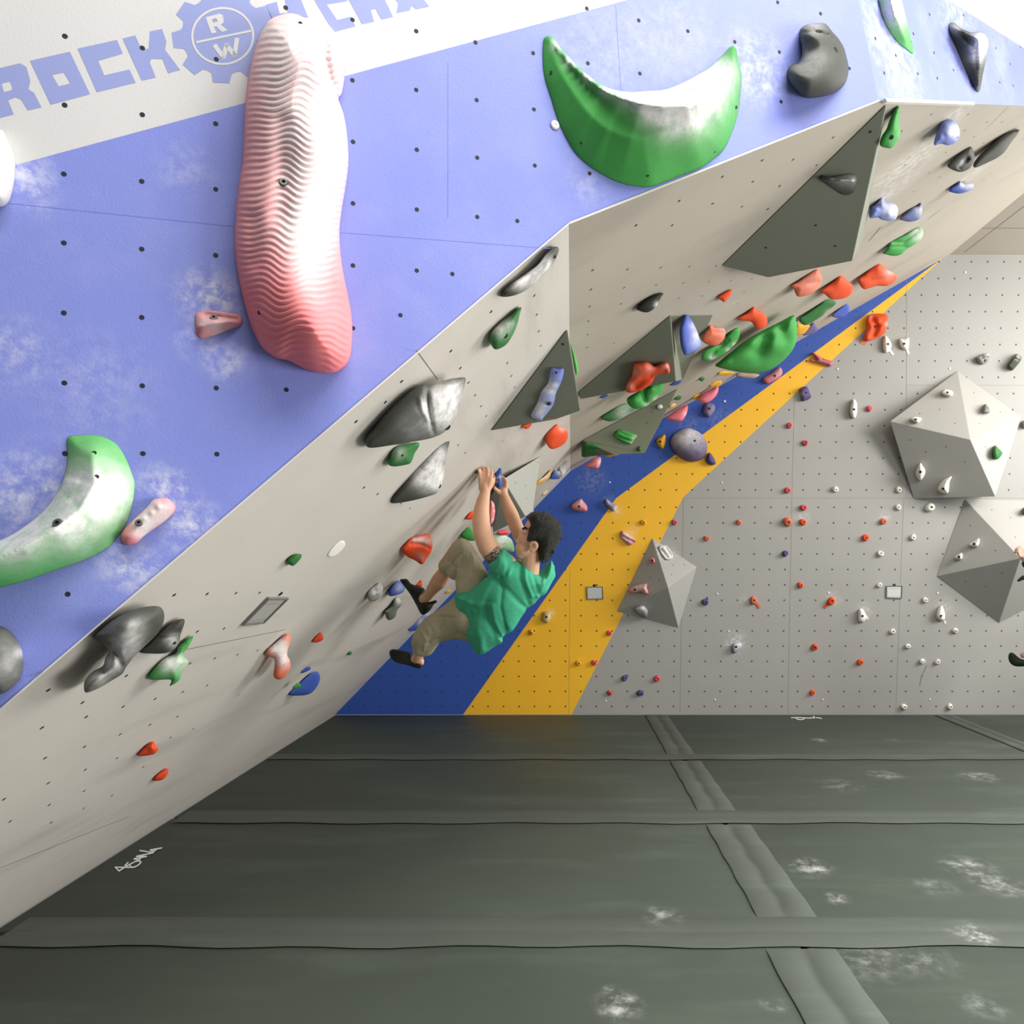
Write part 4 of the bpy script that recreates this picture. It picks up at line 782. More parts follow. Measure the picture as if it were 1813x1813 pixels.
onv('P', [(197, 960), (330, 950), (450, 985), (532, 1030), (500, 1092), (440, 1140), (330, 1160), (188, 1160)], 'darkgreen', 'Vd1', .05, 'dark green ribbed block at the left end of the olive volume', creases=[([(200, 1050), (350, 1050), (500, 1050)], 25, -.02)], chalk=[(480, 1060, 40, .3)], group=GO, br=.011)
onv('P', [(555, 1167), (620, 1118), (782, 1128), (700, 1152), (620, 1172)], 'yellow', 'Vd1', .03, 'yellow hold under the lower edge of the olive volume', group=GO, br=.011)
onv('P', [(1075, 1040), (1090, 1005), (1130, 1000), (1150, 1035), (1135, 1075), (1095, 1080)], 'darkgreen', 'Vd0', .03, 'small round green foothold at the lower corner of the olive volume', group=GO, br=.011)
onv('P', [(1385, 350), (1420, 322), (1465, 335), (1482, 370), (1450, 400), (1400, 395)], 'midgrey', 'Vd0', .03, 'chalk-white knob at the upper end of the olive volume', chalk=[(1430, 360, 90, 1)], group=GO, br=.011)
r('I', [(45, 690), (75, 760), (100, 850), (100, 900), (85, 927), (68, 850)], 'lightgreen', .05, 'thin bright green hold right behind the dark triangular volume', Y0=3.9)
r('P', [(300, 1250), (380, 1178), (485, 1178), (482, 1280), (442, 1352), (370, 1357), (218, 1332), (250, 1290)], 'pink', .06, 'dusty pink hold hanging under the left end of the olive volume', chalk=[(465, 1250, 40, .5)], Y0=8.7, k=0)
# ================================================================== LARGER HOLDS ON THE BACK WALL
GK = 'climbing holds on the back wall'
def k_(c, o, col, T, label, **kw): return hold(c, o, 'BK', col, T, label, group=GK, br=kw.pop('br', .016), **kw)
k_('J', [(1170, 550), (1220, 545), (1280, 548), (1297, 570), (1287, 650), (1275, 682), (1220, 716), (1155, 742), (1125, 725), (1130, 690), (1150, 650), (1140, 610), (1150, 570)], 'red', .12, 'big red scooped jug across the orange stripe', holes=[(1203, 637)], creases=[([(1190, 590), (1215, 640), (1190, 700)], 25, -.05), ([(1215, 640), (1260, 600)], 20, -.03)], tagq=('salmon', [(1100, 735), (1148, 742), (1135, 768), (1098, 757)]), chalk=[(1165, 560, 20, .4), (1290, 620, 15, .5), (1140, 650, 20, .3)])
k_('J', [(1277, 702), (1300, 720), (1322, 760), (1320, 790), (1300, 820), (1275, 822), (1262, 790), (1262, 740)], 'white', .06, 'white pointed hold with a tape tag, left of a pair below the red jug', holes=[(1298, 762)], tagq=('white', [(1303, 808), (1318, 800), (1344, 834), (1330, 845)]))
k_('J', [(1380, 728), (1410, 722), (1446, 718), (1448, 770), (1440, 800), (1410, 802), (1385, 775)], 'white', .06, 'white blunt hold with a tape tag, right of a pair below the red jug', holes=[(1413, 760)], tagq=('white', [(1425, 802), (1440, 797), (1456, 827), (1440, 838)]))
k_('Q', [(850, 370), (920, 335), (1040, 290), (1118, 305), (1112, 380), (1080, 460), (1000, 510), (940, 507), (880, 450)], 'midgrey', .08, 'grey hooked hold at the right, above the large faceted volume', holes=[(1030, 432)], creases=[([(970, 370), (1050, 360), (1110, 365)], 18, -.05)], chalk=[(1070, 310, 60, .6), (980, 430, 50, .3)])
k_('Q', [(1670, 300), (1765, 372), (1722, 470), (1600, 617), (1560, 622), (1485, 560), (1485, 510), (1580, 395)], 'darkgreen', .08, 'dark oblong hold tilted at the right edge, above the faceted volume', creases=[([(1620, 380), (1740, 450)], 14, -.02)], chalk=[(1680, 350, 70, .45), (1680, 410, 20, .6)], mat=hold_mat('hold_mossblack', (.045, .06, .035)), prof='flat')

onv('K', [(1205, 555), (1232, 541), (1282, 555), (1282, 588), (1250, 594), (1205, 577)], 'white', 'Ve0', .09, 'white flat foothold near the top of the large faceted volume', holes=[(1245, 564)])
onv('K', [(973, 765), (1000, 745), (1052, 753), (1047, 775), (1017, 792)], 'white', 'Ve0', .09, 'small white three-hole hold at the left tip of the large faceted volume', holes=[(1010, 764)])
onv('K', [(1530, 650), (1556, 685), (1558, 712), (1540, 720), (1509, 714), (1512, 680)], 'midgrey', 'Ve3', .09, 'small grey pointed hold on the bright right face of the large faceted volume', holes=[(1540, 680)])
onv('K', [(1600, 958), (1630, 985), (1653, 1015), (1622, 1057), (1590, 1052), (1581, 1000)], 'darkgreen', 'Ve2', .09, 'dark green leaf hold on the lower right face of the large faceted volume')
k_('K', [(1816, 772), (1795, 788), (1797, 818), (1816, 832), (1850, 820), (1850, 780)], 'midgrey', .08, 'grey hold cut by the right edge beside the large faceted volume')
onv('K', [(1045, 1087), (1062, 1110), (1081, 1140), (1075, 1180), (1045, 1217), (1017, 1190), (1009, 1155), (1025, 1110)], 'white', 'Ve1', .10, 'white pointed oval hold low on the dark face of the large faceted volume', holes=[(1045, 1154)])
onv('K', [(1277, 1187), (1262, 1230), (1253, 1303), (1225, 1315), (1190, 1300), (1172, 1282), (1190, 1240), (1225, 1205)], 'white', 'Ve1', .12, 'white comma-shaped hold at the bottom of the large faceted volume', holes=[(1213, 1278)])
onv('M', [(1487, 463), (1490, 500), (1467, 526), (1425, 522), (1413, 505), (1450, 480)], 'white', 'Vf0', .09, 'white petal hold, upper of two on the lower faceted volume', holes=[(1451, 503)])
onv('M', [(1363, 568), (1367, 605), (1347, 620), (1308, 606), (1330, 580)], 'white', 'Vf0', .09, 'white petal hold, lower of two on the lower faceted volume', holes=[(1342, 597)])
onv('M', [(1816, 238), (1799, 262), (1816, 292), (1850, 280), (1850, 245)], 'darkgreen', 'Vf4', .08, 'dark green hold cut by the right edge on the lower faceted volume')
k_('I', [(860, 1358), (920, 1330), (980, 1338), (1050, 1380), (1085, 1450), (1082, 1520), (1050, 1565), (980, 1587), (910, 1572), (840, 1520), (808, 1450), (825, 1390)], 'purple', .16, 'big purple egg-shaped sloper where the stripes meet, chalky on top', holes=[(992, 1428)], chalk=[(950, 1370, 110, .8), (850, 1400, 60, .4)], mat=hold_mat('hold_plum', (.115, .09, .19)), p=1.1)
k_('I', [(1104, 1517), (1132, 1545), (1154, 1600), (1112, 1612), (1078, 1580), (1084, 1545)], 'purple', .07, 'small dark purple hold touching the egg-shaped sloper')
k_('I', [(1080, 1138), (1142, 1150), (1142, 1200), (1100, 1247), (1053, 1212)], 'purple', .07, 'purple block hold on the blue stripe above the egg-shaped sloper', chalk=[(1110, 1180, 60, .25)], holes=[(1103, 1180)])
k_('I', [(765, 1379), (769, 1440), (750, 1487), (720, 1472), (698, 1430), (720, 1400)], 'yellow', .06, 'yellow kidney-shaped hold on the blue stripe left of the egg-shaped sloper', holes=[(728, 1433)])
k_('I', [(1640, 863), (1664, 900), (1640, 942), (1560, 988), (1520, 977), (1518, 945), (1580, 908)], 'crimson', .07, 'rose pink hold on the blue stripe below the big green volume', holes=[(1605, 930)], chalk=[(1620, 900, 40, .3)], mat=hold_mat('hold_rose', (.55, .16, .20)))
k_('J', [(757, 827), (775, 826), (840, 865), (907, 888), (890, 922), (850, 912), (780, 892), (738, 882), (750, 868), (790, 872)], 'crimson', .07, 'rose pink forked hold across the orange stripe', holes=[(838, 876)], mat=hold_mat('hold_rose', (.55, .16, .20)))
k_('J', [(668, 1083), (717, 1065), (740, 1110), (747, 1145), (688, 1170), (678, 1130)], 'purple', .07, 'purple block hold at the edge of the orange stripe', holes=[(713, 1110)], chalk=[(690, 1120, 20, .5)])
k_('K', [(550, 614), (573, 640), (576, 700), (565, 750), (540, 754), (523, 720), (523, 680), (535, 635)], 'white', .08, 'tall white oval hold between the orange stripe and the faceted volume', holes=[(553, 690)])
k_('L', [(105, 320), (128, 340), (152, 370), (150, 405), (110, 410), (53, 392), (48, 360)], 'pink', .09, 'pink rounded triangle hold on the blue stripe near the climber\'s head', holes=[(97, 373)], chalk=[(100, 350, 40, .4)])
k_('L', [(283, 323), (320, 347), (357, 375), (335, 407), (300, 387), (278, 357)], 'purple', .07, 'dark purple hold with chalked edges between blue and orange stripes', chalk=[(300, 330, 40, .6), (345, 390, 25, .8)])
k_('L', [(392, 538), (440, 568), (487, 600), (472, 622), (440, 639), (405, 610), (378, 578)], 'crimson', .06, 'pink two-ridged hold on the orange stripe above the small pyramid', creases=[([(385, 570), (430, 595), (470, 615)], 9, -.03)], holes=[(428, 592)], chalk=[(440, 570, 50, .7)], mat=hold_mat('hold_rose', (.55, .16, .20)))
onv('L', [(640, 650), (700, 645), (740, 720), (690, 735)], 'midgrey', 'Vg3', .05, 'slotted chalk-white hold near the top of the small pyramid', chalk=[(690, 690, 120, 1)], creases=[([(660, 665), (700, 715)], 10, -.03), ([(690, 655), (725, 705)], 8, -.03)])
onv('L', [(575, 740), (590, 725), (612, 730), (613, 755), (590, 760)], 'pink', 'Vg0', .06, 'small pink jib on the left face of the small pyramid', holes=[(598, 742)])
onv('L', [(438, 945), (470, 918), (555, 898), (562, 930), (572, 965), (545, 975), (525, 955), (460, 965)], 'pink', 'Vg0', .09, 'pale pink slab hold on the left face of the small pyramid', holes=[(478, 940)], chalk=[(510, 935, 60, .7)])
onv('L', [(480, 1075), (510, 1052), (545, 1055), (570, 1095), (550, 1135), (510, 1110)], 'midgrey', 'Vg1', .09, 'grey-white chalked hold on the underside of the small pyramid', chalk=[(515, 1070, 50, 1)], mat=hold_mat('hold_violetgrey', (.14, .14, .2)))
k_('H', [(1335, 1255), (1370, 1250), (1392, 1265), (1390, 1310), (1365, 1342), (1325, 1325), (1325, 1290)], 'yellow', .07, 'yellow rounded hold with a chalk streak on the orange stripe beside the shirt', holes=[(1360, 1294)], chalk=[(1380, 1300, 40, .5)], mat=hold_mat('hold_mustard', (.50, .34, .06)))
k_('L', [(1140, 1335), (1150, 1310), (1195, 1300), (1212, 1325), (1195, 1350), (1160, 1375), (1142, 1365)], 'purple', .07, 'chalk-covered hold in a white smudge below the small pyramid', chalk=[(1180, 1325, 45, 1)], holes=[(1170, 1332)])
k_('M', [(615, 980), (640, 973), (660, 1000), (672, 1035), (650, 1070), (615, 1068), (610, 1030)], 'white', .07, 'white pear hold with a tape tag, left of the pair of large low ones', holes=[(643, 1026)], tagq=('white', [(665, 1025), (675, 1020), (692, 1046), (672, 1052)]), chalk=[(640, 1020, 60, .5)])
k_('M', [(1215, 948), (1232, 975), (1242, 1020), (1235, 1055), (1205, 1062), (1178, 1035), (1180, 995), (1195, 965)], 'white', .08, 'white pear hold with a tape tag, right of the pair of large low ones', holes=[(1212, 1025)], tagq=('white', [(1230, 1062), (1240, 1055), (1253, 1076), (1240, 1086)]))
# ------------------------------------------------------------------ small screw-on footholds, one mesh per look, copied
def foothold_proto(col, kind):
    bm = bmesh.new(); n = 14; R = .046
    prof = [(1.0, 0), (1.02, .012), (.92, .032), (.66, .045), (.36, .046), (.22, .038), (.05, .036)]
    rs = []
    for rr, h in prof:
        ring = []
        for i in range(n):
            a = 6.2832*i/n; w = 1+(.10*math.cos(a-.6)+.07*math.cos(2*a+kind)+.05*math.cos(3*a+kind*2))*(1 if rr > .3 else 0)
            ring.append(bm.verts.new((R*rr*w*math.cos(a), R*rr*w*math.sin(a)*(.88 if kind == 1 else 1), h*(1+.25*math.sin(a)*(kind == 2)))))
        rs.append(ring)
    for i in range(len(rs)-1):
        for j in range(n): bm.faces.new((rs[i][j], rs[i][(j+1) % n], rs[i+1][(j+1) % n], rs[i+1][j]))
    bm.faces.new(rs[-1]); bm.faces.new(rs[0][::-1])
    me = bpy.data.meshes.new('foothold'); bm.to_mesh(me); bm.free(); me.materials.append(HM(col)); me.shade_smooth()
    bm = bmesh.new(); ring = [bm.verts.new((R*.24*math.cos(6.2832*i/10), R*.24*math.sin(6.2832*i/10), .0415)) for i in range(10)]; r2 = [bm.verts.new((v.co.x, v.co.y, .034)) for v in ring]
    bm.faces.new(ring); bm.faces.new(r2[::-1])
    for i in range(10): bm.faces.new((ring[i], r2[i], r2[(i+1) % 10], ring[(i+1) % 10]))
    m2 = bpy.data.meshes.new('bolt'); bm.to_mesh(m2); bm.free(); m2.materials.append(M_dark)
    a = bpy.data.objects.new('foothold', me); b_ = bpy.data.objects.new('bolt', m2)
    return a, b_
_fp = {}
def foothold(c, x, y, col, label, sc=1.0, tagq=None):
    kind = int(x) % 3
    if (col, kind) not in _fp: _fp[(col, kind)] = foothold_proto(col, kind)
    a0, b0_ = _fp[(col, kind)]
    a, b_ = a0.copy(), b0_.copy(); link(a); link(b_); b_.parent = a
    px = cv(c, (x, y)); rot = Matrix.Rotation(random.uniform(0, 6.28) if sc < 1.3 else .5, 4, 'Z')
    a.matrix_world = BK.mat(BK.hit(px[0], px[1], .002)) @ rot @ Matrix.Scale(sc, 4)
    tag(a, label, 'foothold', 'small %s footholds screwed to the back wall' % {'crimson': 'red', 'red': 'red', 'salmon': 'red'}.get(col, col))
    if tagq:
        bm = bmesh.new(); q = cvl(c, tagq); inv = a.matrix_world.inverted()
        f0 = [bm.verts.new(inv @ BK.hit(u, v, .012)) for u, v in q]; f1 = [bm.verts.new(inv @ BK.hit(u, v, .0015)) for u, v in q]
        bm.faces.new(f0); bm.faces.new(f1[::-1])
        for i in range(4): bm.faces.new((f0[i], f1[i], f1[(i+1) % 4], f0[(i+1) % 4]))
        bmesh.ops.recalc_face_normals(bm, faces=bm.faces[:])
        t = from_bm('tape_tag', bm, HM(col)); t.parent = a
for a in [
    ('K', 665, 685, 'crimson', 'small dark red foothold just right of the tall white oval hold', .8), ('K', 72, 812, 'crimson', 'small red foothold by the orange stripe, above its neighbour', .8), ('K', 188, 937, 'crimson', 'small red foothold below and right of the one by the orange stripe', .8),
    ('K', 58, 1292, 'crimson', 'small rose red foothold level with the joint of the back wall panels', .95), ('K', 178, 1417, 'crimson', 'small rose red foothold just under the panel joint', .95),
    ('L', 750, 482, 'crimson', 'small dull red foothold at the right edge of the orange stripe above the pyramid', .75), ('L', 1187, 482, 'salmon', 'small pale red foothold right of the pyramid, higher of two', .75), ('L', 970, 590, 'salmon', 'small pale red foothold right of the pyramid, lower of two', .8),
    ('M', 95, 345, 'salmon', 'larger pinkish foothold in the row under the panel joint', 1.25), ('M', 210, 345, 'red', 'orange chipped foothold in chalk beside the larger pinkish one', .9), ('M', 790, 342, 'salmon', 'half-white pink foothold in a chalk smudge, mid back wall', .95),
    ('M', 660, 460, 'red', 'bright red foothold left of the lower faceted volume', .95), ('M', 193, 802, 'red', 'bright red foothold alone above the tagged orange ones', .85), ('M', 290, 1250, 'red', 'bright orange foothold low on the back wall, left one', .9), ('M', 622, 1360, 'red', 'bright orange foothold low on the back wall, right one', .9), ('M', 277, 1580, 'red', 'lowest orange foothold, just above the mats', .8),
    ('L', 630, 1545, 'crimson', 'small rose foothold low right of the orange stripe', .9), ('L', 305, 1645, 'crimson', 'small dull rose foothold lowest beside the orange stripe', .75), ('L', 305, 1235, 'crimson', 'small brown-red foothold on the right edge of the orange stripe', .75), ('L', 202, 1440, 'crimson', 'small brown-red foothold low on the orange stripe', .8),
    ('L', 535, 482, 'yellow', 'small yellow foothold on the orange stripe above the pink two-ridged hold', .8), ('L', 93, 1442, 'yellow', 'small yellow foothold low on the orange stripe', .8), ('H', 1238, 1413, 'yellow', 'small yellow foothold on the left edge of the orange stripe below the rounded one', .8),
    ('L', 1505, 695, 'purple', 'small purple foothold on the grey wall, upper of three', .85), ('L', 515, 1648, 'purple', 'small purple foothold lowest on the grey wall', .9),
    ('M', 443, 110, 'white', 'small white foothold just above the panel joint, left one', .85), ('M', 903, 112, 'white', 'small white foothold just above the panel joint, right one', .85), ('M', 897, 237, 'white', 'small white foothold directly under the panel joint', .8), ('M', 1005, 457, 'white', 'small white foothold left of the lower faceted volume, higher one', .85),
    ('M', 770, 572, 'white', 'small white foothold up and left of the right plaque', .85), ('M', 763, 800, 'white', 'small white foothold touching the left side of the right plaque', .75), ('M', 1095, 910, 'white', 'small white foothold right of the right plaque', .8), ('M', 858, 1135, 'white', 'small white foothold between the two white pear holds', .8),
    ('M', 1310, 1133, 'white', 'small white foothold below right of the right pear hold', .8), ('M', 967, 1245, 'white', 'small white foothold topping the scuffed area of the wall', .8), ('M', 1073, 1355, 'white', 'small white foothold above the dark scuff, left of a pair', .8), ('M', 1183, 1355, 'white', 'small white foothold above the dark scuff, right of a pair', .8),
    ('M', 942, 1682, 'white', 'small white foothold just above the mats, left one', .85), ('M', 1273, 1682, 'white', 'small white foothold just above the mats, right one', .85), ('M', 1128, 237, 'white', 'larger white foothold below the large faceted volume', 1.25)]: foothold(*a)
foothold('L', 960, 1025, 'purple', 'small purple foothold with a tape tag right of the pyramid', .9, [(968, 1000), (975, 990), (980, 1008), (972, 1016)])
foothold('L', 410, 1545, 'purple', 'small purple foothold with a tape tag low beside the orange stripe', .8, [(418, 1528), (426, 1518), (430, 1532), (422, 1540)])
foothold('L', 1285, 1012, 'salmon', 'round orange foothold with a long tape tag, left of two', 1.1, [(1298, 1025), (1310, 1018), (1340, 1062), (1325, 1070)])
foothold('M', 412, 915, 'red', 'round orange foothold with a long tape tag, right of two', 1.15, [(385, 930), (398, 938), (378, 970), (360, 962)])
# ------------------------------------------------------------------ white screw caps
capn = 0
for c, x, y, pl, lb in [('L', 307, 208, 'BK', 'on the blue stripe'), ('L', 1073, 210, 'BK', 'above the panel joint right of the orange stripe'), ('L', 1042, 970, 'BK', 'right of the small pyramid'), ('L', 1120, 1225, 'BK', 'above the chalk-covered hold'), ('L', 1025, 1692, 'BK', 'near the mats below the pyramid'), ('L', 280, 1700, 'BK', 'near the mats beside the orange stripe'),
        ('K', 430, 392, 'BK', 'right of the pink forked hold'), ('K', 1262, 388, 'BK', 'just left of the top of the large faceted volume'), ('I', 1222, 1125, 'BK', 'on the blue stripe below the pink holds'), ('M', 1130, 1630, 'BK', 'low at the right near the mats'), ('M', 355, 1632, 'BK', 'near the mats beside the lowest orange foothold'), ('M', 1187, 860, 'BK', 'right of the right plaque'), ('M', 397, 858, 'BK', 'above the right tagged orange foothold'), ('Z', 1709, 482, 'BK', 'at the top right of the back wall'), ('C', 298, 805, 'BL', 'on the blue fascia left of the green crescent')]:
    px = cv(c, (x, y)); pl_ = PL[pl]; R = {'BL': .0165}.get(pl, .0145 if y < 1300 and c != 'L' else .012)
    bm = bmesh.new(); P0 = pl_.hit(*px, .0)
    rr = [[bm.verts.new(P0+pl_.n*h+pl_.u*(R*s*math.cos(i*.5236))+pl_.v*(R*s*math.sin(i*.5236))) for i in range(12)] for s, h in ((1, .0012), (1, .004), (.7, .007), (.12, .007), (.1, .005))]
    for i in range(4):
        for j in range(12): bm.faces.new((rr[i][j], rr[i][(j+1) % 12], rr[i+1][(j+1) % 12], rr[i+1][j]))
    bm.faces.new(rr[-1]); bm.faces.new(rr[0][::-1]); bmesh.ops.recalc_face_normals(bm, faces=bm.faces[:])
    tag(from_bm('screw_cap', bm, M_wht, None, P0, True), 'tiny white screw cap '+lb, 'screw cap', 'white screw caps on the walls')
# ------------------------------------------------------------------ plaques
M_paper = paint('plaque_sheet', (.62, .63, .62), .4, .03, 0); M_ink = paint('plaque_print', (.22, .22, .22), .6, .02, 0); M_frame = paint('plaque_frame', (.17, .17, .15), .5, .05, 0)
M_clear = paint('plaque_edge', (.40, .39, .36), .35, .03, 0)
def plaque(c, q, pl, label, bolt, light=True, lines=4, skip=None):
    plane = PL[pl]; q = cvl(c, q); P_ = [plane.hit(x, y, 0) for x, y in q]
    def at(u, v, h): return (P_[0]*(1-u)+P_[1]*u)*(1-v)+(P_[3]*(1-u)+P_[2]*u)*v+plane.n*h
    root = bpy.data.objects.new('notice_plaque', None); link(root); root.location = at(.5, .5, 0); tag(root, label, 'notice plaque', 'framed notice plaques on the walls')
    def quad(name, u0, v0, u1, v1, h0, h1, m, parent, cut=False):
        bm = bmesh.new(); A = [bm.verts.new(at(u, v, h1)) for u, v in ((u0, v0), (u1, v0), (u1, v1), (u0, v1))]; Bb = [bm.verts.new(at(u, v, h0)) for u, v in ((u0, v0), (u1, v0), (u1, v1), (u0, v1))]
        bm.faces.new(A); bm.faces.new(Bb[::-1])
        for i in range(4): bm.faces.new((A[i], Bb[i], Bb[(i+1) % 4], A[(i+1) % 4]))
        bmesh.ops.recalc_face_normals(bm, faces=bm.faces[:]); return from_bm(name, bm, m, parent)
    quad('backing_board', .05, .05, .95, .95, .0015, .006, M_clear, root)
    sh = quad('sheet', .07, .08, .93, .92, .006, .008, M_paper if light else M_clear, root)
    t = .045
    for u0, v0, u1, v1 in ((0, 0, 1, t), (0, 1-t, 1, 1), (0, t, t*.8, 1-t), (1-t*.8, t, 1, 1-t)): quad('frame_rail', u0, v0, u1, v1, .0015, .014, M_frame, root)
    bm = bmesh.new()
    for i in range(lines):
        v = .22+.62*i/max(1, lines-1); u = .12
        while u < .86:
            w = random.uniform(.04, .14); w = min(w, .88-u)
            poly(bm, [at(u, v, .0085), at(u+w, v, .0085), at(u+w, v+.022, .0085), at(u, v+.022, .0085)]); u += w+.03
    o_ = from_bm('printed_lines', bm, M_ink, root); o_['kind'] = 'stuff'
    x, y = cv(c, bolt); bolt_at(root, plane.hit(x, y, .003), plane.n, .02 if pl == 'BK' else .012, 'bolt', hole=True)
plaque('L', [(147, 921), (259, 919), (263, 1005), (150, 1009)], 'BK', 'white notice plaque on the orange stripe', (202, 914), lines=5)
plaque('M', [(813, 807), (930, 806), (925, 899), (812, 896)], 'BK', 'white notice plaque on the grey back wall', (873, 803), lines=2)
plaque('F', [(1300, 155), (1397, 155), (1275, 277), (1172, 287)], 'G1', 'dull grey notice plaque on the steep grey panel', (1366, 142), False, 2)
# ================================================================== PEOPLE
def remesh(bm, vox, smooth_it, name):
    me = bpy.data.meshes.new(name); bm.to_mesh(me); bm.free()
    o = bpy.data.objects.new(name, me); COL.objects.link(o)
    m = o.modifiers.new('r', 'REMESH'); m.mode = 'VOXEL'; m.voxel_size = vox
    if smooth_it:
        s = o.modifiers.new('s', 'SMOOTH'); s.factor = .5; s.iterations = smooth_it
    dg = bpy.context.evaluated_depsgraph_get(); dg.update()
    out = bpy.data.meshes.new_from_object(o.evaluated_get(dg))
    bpy.data.objects.remove(o); out.name = name; out.shade_smooth(); return out
def ellipsoid(bm, c, ax, rad, seg=20):
    """ax: 3 orthonormal vectors, rad: 3 radii"""
    r_ = bmesh.ops.create_uvsphere(bm, u_segments=seg, v_segments=seg//2+2, radius=1)
    M = Matrix(((ax[0].x*rad[0], ax[1].x*rad[1], ax[2].x*rad[2], c.x), (ax[0].y*rad[0], ax[1].y*rad[1], ax[2].y*rad[2], c.y), (ax[0].z*rad[0], ax[1].z*rad[1], ax[2].z*rad[2], c.z), (0, 0, 0, 1)))
    bmesh.ops.transform(bm, matrix=M, verts=r_['verts'])
def ball(bm, c, r, seg=14): ellipsoid(bm, c, (Vector((1, 0, 0)), Vector((0, 1, 0)), Vector((0, 0, 1))), (r, r, r), seg)
def limb(bm, pts, seg=14):
    """tapered tube through (point, radius) joints with round ends"""
    for (a, ra), (b_, rb) in zip(pts[:-1], pts[1:]):
        d = b_-a; t = d.orthogonal().normalized(); s = d.normalized().cross(t)
        A = [bm.verts.new(a+t*(ra*math.cos(6.2832*i/seg))+s*(ra*math.sin(6.2832*i/seg))) for i in range(seg)]
        B = [bm.verts.new(b_+t*(rb*math.cos(6.2832*i/seg))+s*(rb*math.sin(6.2832*i/seg))) for i in range(seg)]
        bm.faces.new(A[::-1]); bm.faces.new(B)
        for i in range(seg): bm.faces.new((A[i], A[(i+1) % seg], B[(i+1) % seg], B[i]))
    for a, ra in pts: ball(bm, a, ra, seg)
def idw(ctrl):
    P = np.array([c[:2] for c in ctrl], float); Yv = np.array([c[2] for c in ctrl], float)
    def f(x, y):
        w = 1/((P[:, 0]-x)**2+(P[:, 1]-y)**2+4.0); return float((w*Yv).sum()/w.sum())
    return f
def puff(bm, out, ctrl, T, spc=3.0, p=1.0):
    """closed cloth / body volume with the given outline, inflated to both sides of its own depth"""
    V, TR, D = fill(out, spc, True); f = idw(ctrl)
    t = np.clip(D/max(D.max(), 1e-6), 0, 1); h = T*np.power(np.maximum(0, 1-(1-t)**2), .5*p)
    fr = []; bk = []
    for i, (x, y) in enumerate(V):
        Y = f(x, y); rim = D[i] <= 1e-3
        a = bm.verts.new(W(x, y, Y-h[i])); fr.append(a); bk.append(a if rim else bm.verts.new(W(x, y, Y+h[i]+.001)))
    for a, b_, c in TR:
        for q in ((fr[a], fr[b_], fr[c]), (bk[c], bk[b_], bk[a])):
            if len(set(q)) == 3:
                try: bm.faces.new(q)
                except ValueError: pass
def obj_me(name, me, mats, parent=None):
    for m in mats: me.materials.append(m)
    o = bpy.data.objects.new(name, me); link(o, parent); return o
def crop_pt(c):
    return lambda x, y, Y: W(*cv(c, (x, y)), Y)
def pix(co): return (CX+F*co.x/co.y, CY-F*(co.z-EYE)/co.y)
def folds(me, lines, front=True):
    """push cloth in and out along drawn fold lines"""
    me.update(); nrm = [v.normal.copy() for v in me.vertices]
    P = np.array([pix(v.co) for v in me.vertices]); tot = np.zeros(len(P))
    for ln, s, a in lines:
        ln = np.array(ln, float); tot += a*np.exp(-(seg_dist(P, ln[:-1], ln[1:])/s)**2)
    for v, n, t in zip(me.vertices, nrm, tot):
        if n.y < .35: v.co += n*t
def cloth_mat(name, col, scale=400, var=.12, rough=.85):
    m, nt, b = newmat(name); p = pos(nt)
    L(nt, mixc(nt, nz(nt, p, 14, 4), tuple(x*(1-var) for x in col), tuple(x*(1+var) for x in col)), b.inputs['Base Color'])
    b.inputs['Roughness'].default_value = rough; b.inputs['Specular IOR Level'].default_value = .2
    h = mth(nt, 'ADD', nz(nt, p, 26, 3), mth(nt, 'MULTIPLY', nz(nt, p, scale, 2), .1)); bump(nt, b, h, .5, .006); return m
def skin_mat(name, col, tatt=None):
    m, nt, b = newmat(name); p = pos(nt)
    c = mixc(nt, nz(nt, p, 18, 4), tuple(x*.9 for x in col), tuple(x*1.1 for x in col))
    at = N(nt, 'ShaderNodeAttribute', attribute_name='ink')
    ink = mixc(nt, rng(nt, nz(nt, p, 75, 4, .7), .42, .58, 0, 1), (.04, .045, .04), (.34, .25, .18))
    c = mixc(nt, at.outputs['Fac'], c, ink)
    L(nt, c, b.inputs['Base Color']); b.inputs['Roughness'].default_value = .55; b.inputs['Specular IOR Level'].default_value = .3
    b.inputs['Subsurface Weight'].default_value = .08; b.inputs['Subsurface Radius'].default_value = (.01, .004, .002); b.inputs['Subsurface Scale'].default_value = 1.0
    return m
M_skin = skin_mat('skin', (.70, .40, .26)); M_shirt = cloth_mat('green_jersey', (.06, .40, .23)); M_pants = cloth_mat('khaki_twill', (.43, .395, .27), 600)
M_shoe = cloth_mat('black_shoe_rubber', (.020, .022, .018), 200, .3, .6); M_hair, nt, b = newmat('black_hair'); p = pos(nt)
L(nt, mixc(nt, nz(nt, p, 60, 4), (.006, .007, .004), (.022, .022, .014)), b.inputs['Base Color']); b.inputs['Roughness'].default_value = .5; bump(nt, b, nz(nt, p, 70, 4, .6, (1, 1, 2.5)), .9, .02)
M_eye, nt, b = newmat('eye_white'); b.inputs['Base Color'].default_value = (.6, .58, .55, 1); M_brow = cloth_mat('brow_hair', (.012, .01, .008), 200)
h_, o_ = crop_pt('H'), crop_pt('O')
YN, YF = 4.56, 4.72       # near and far hand
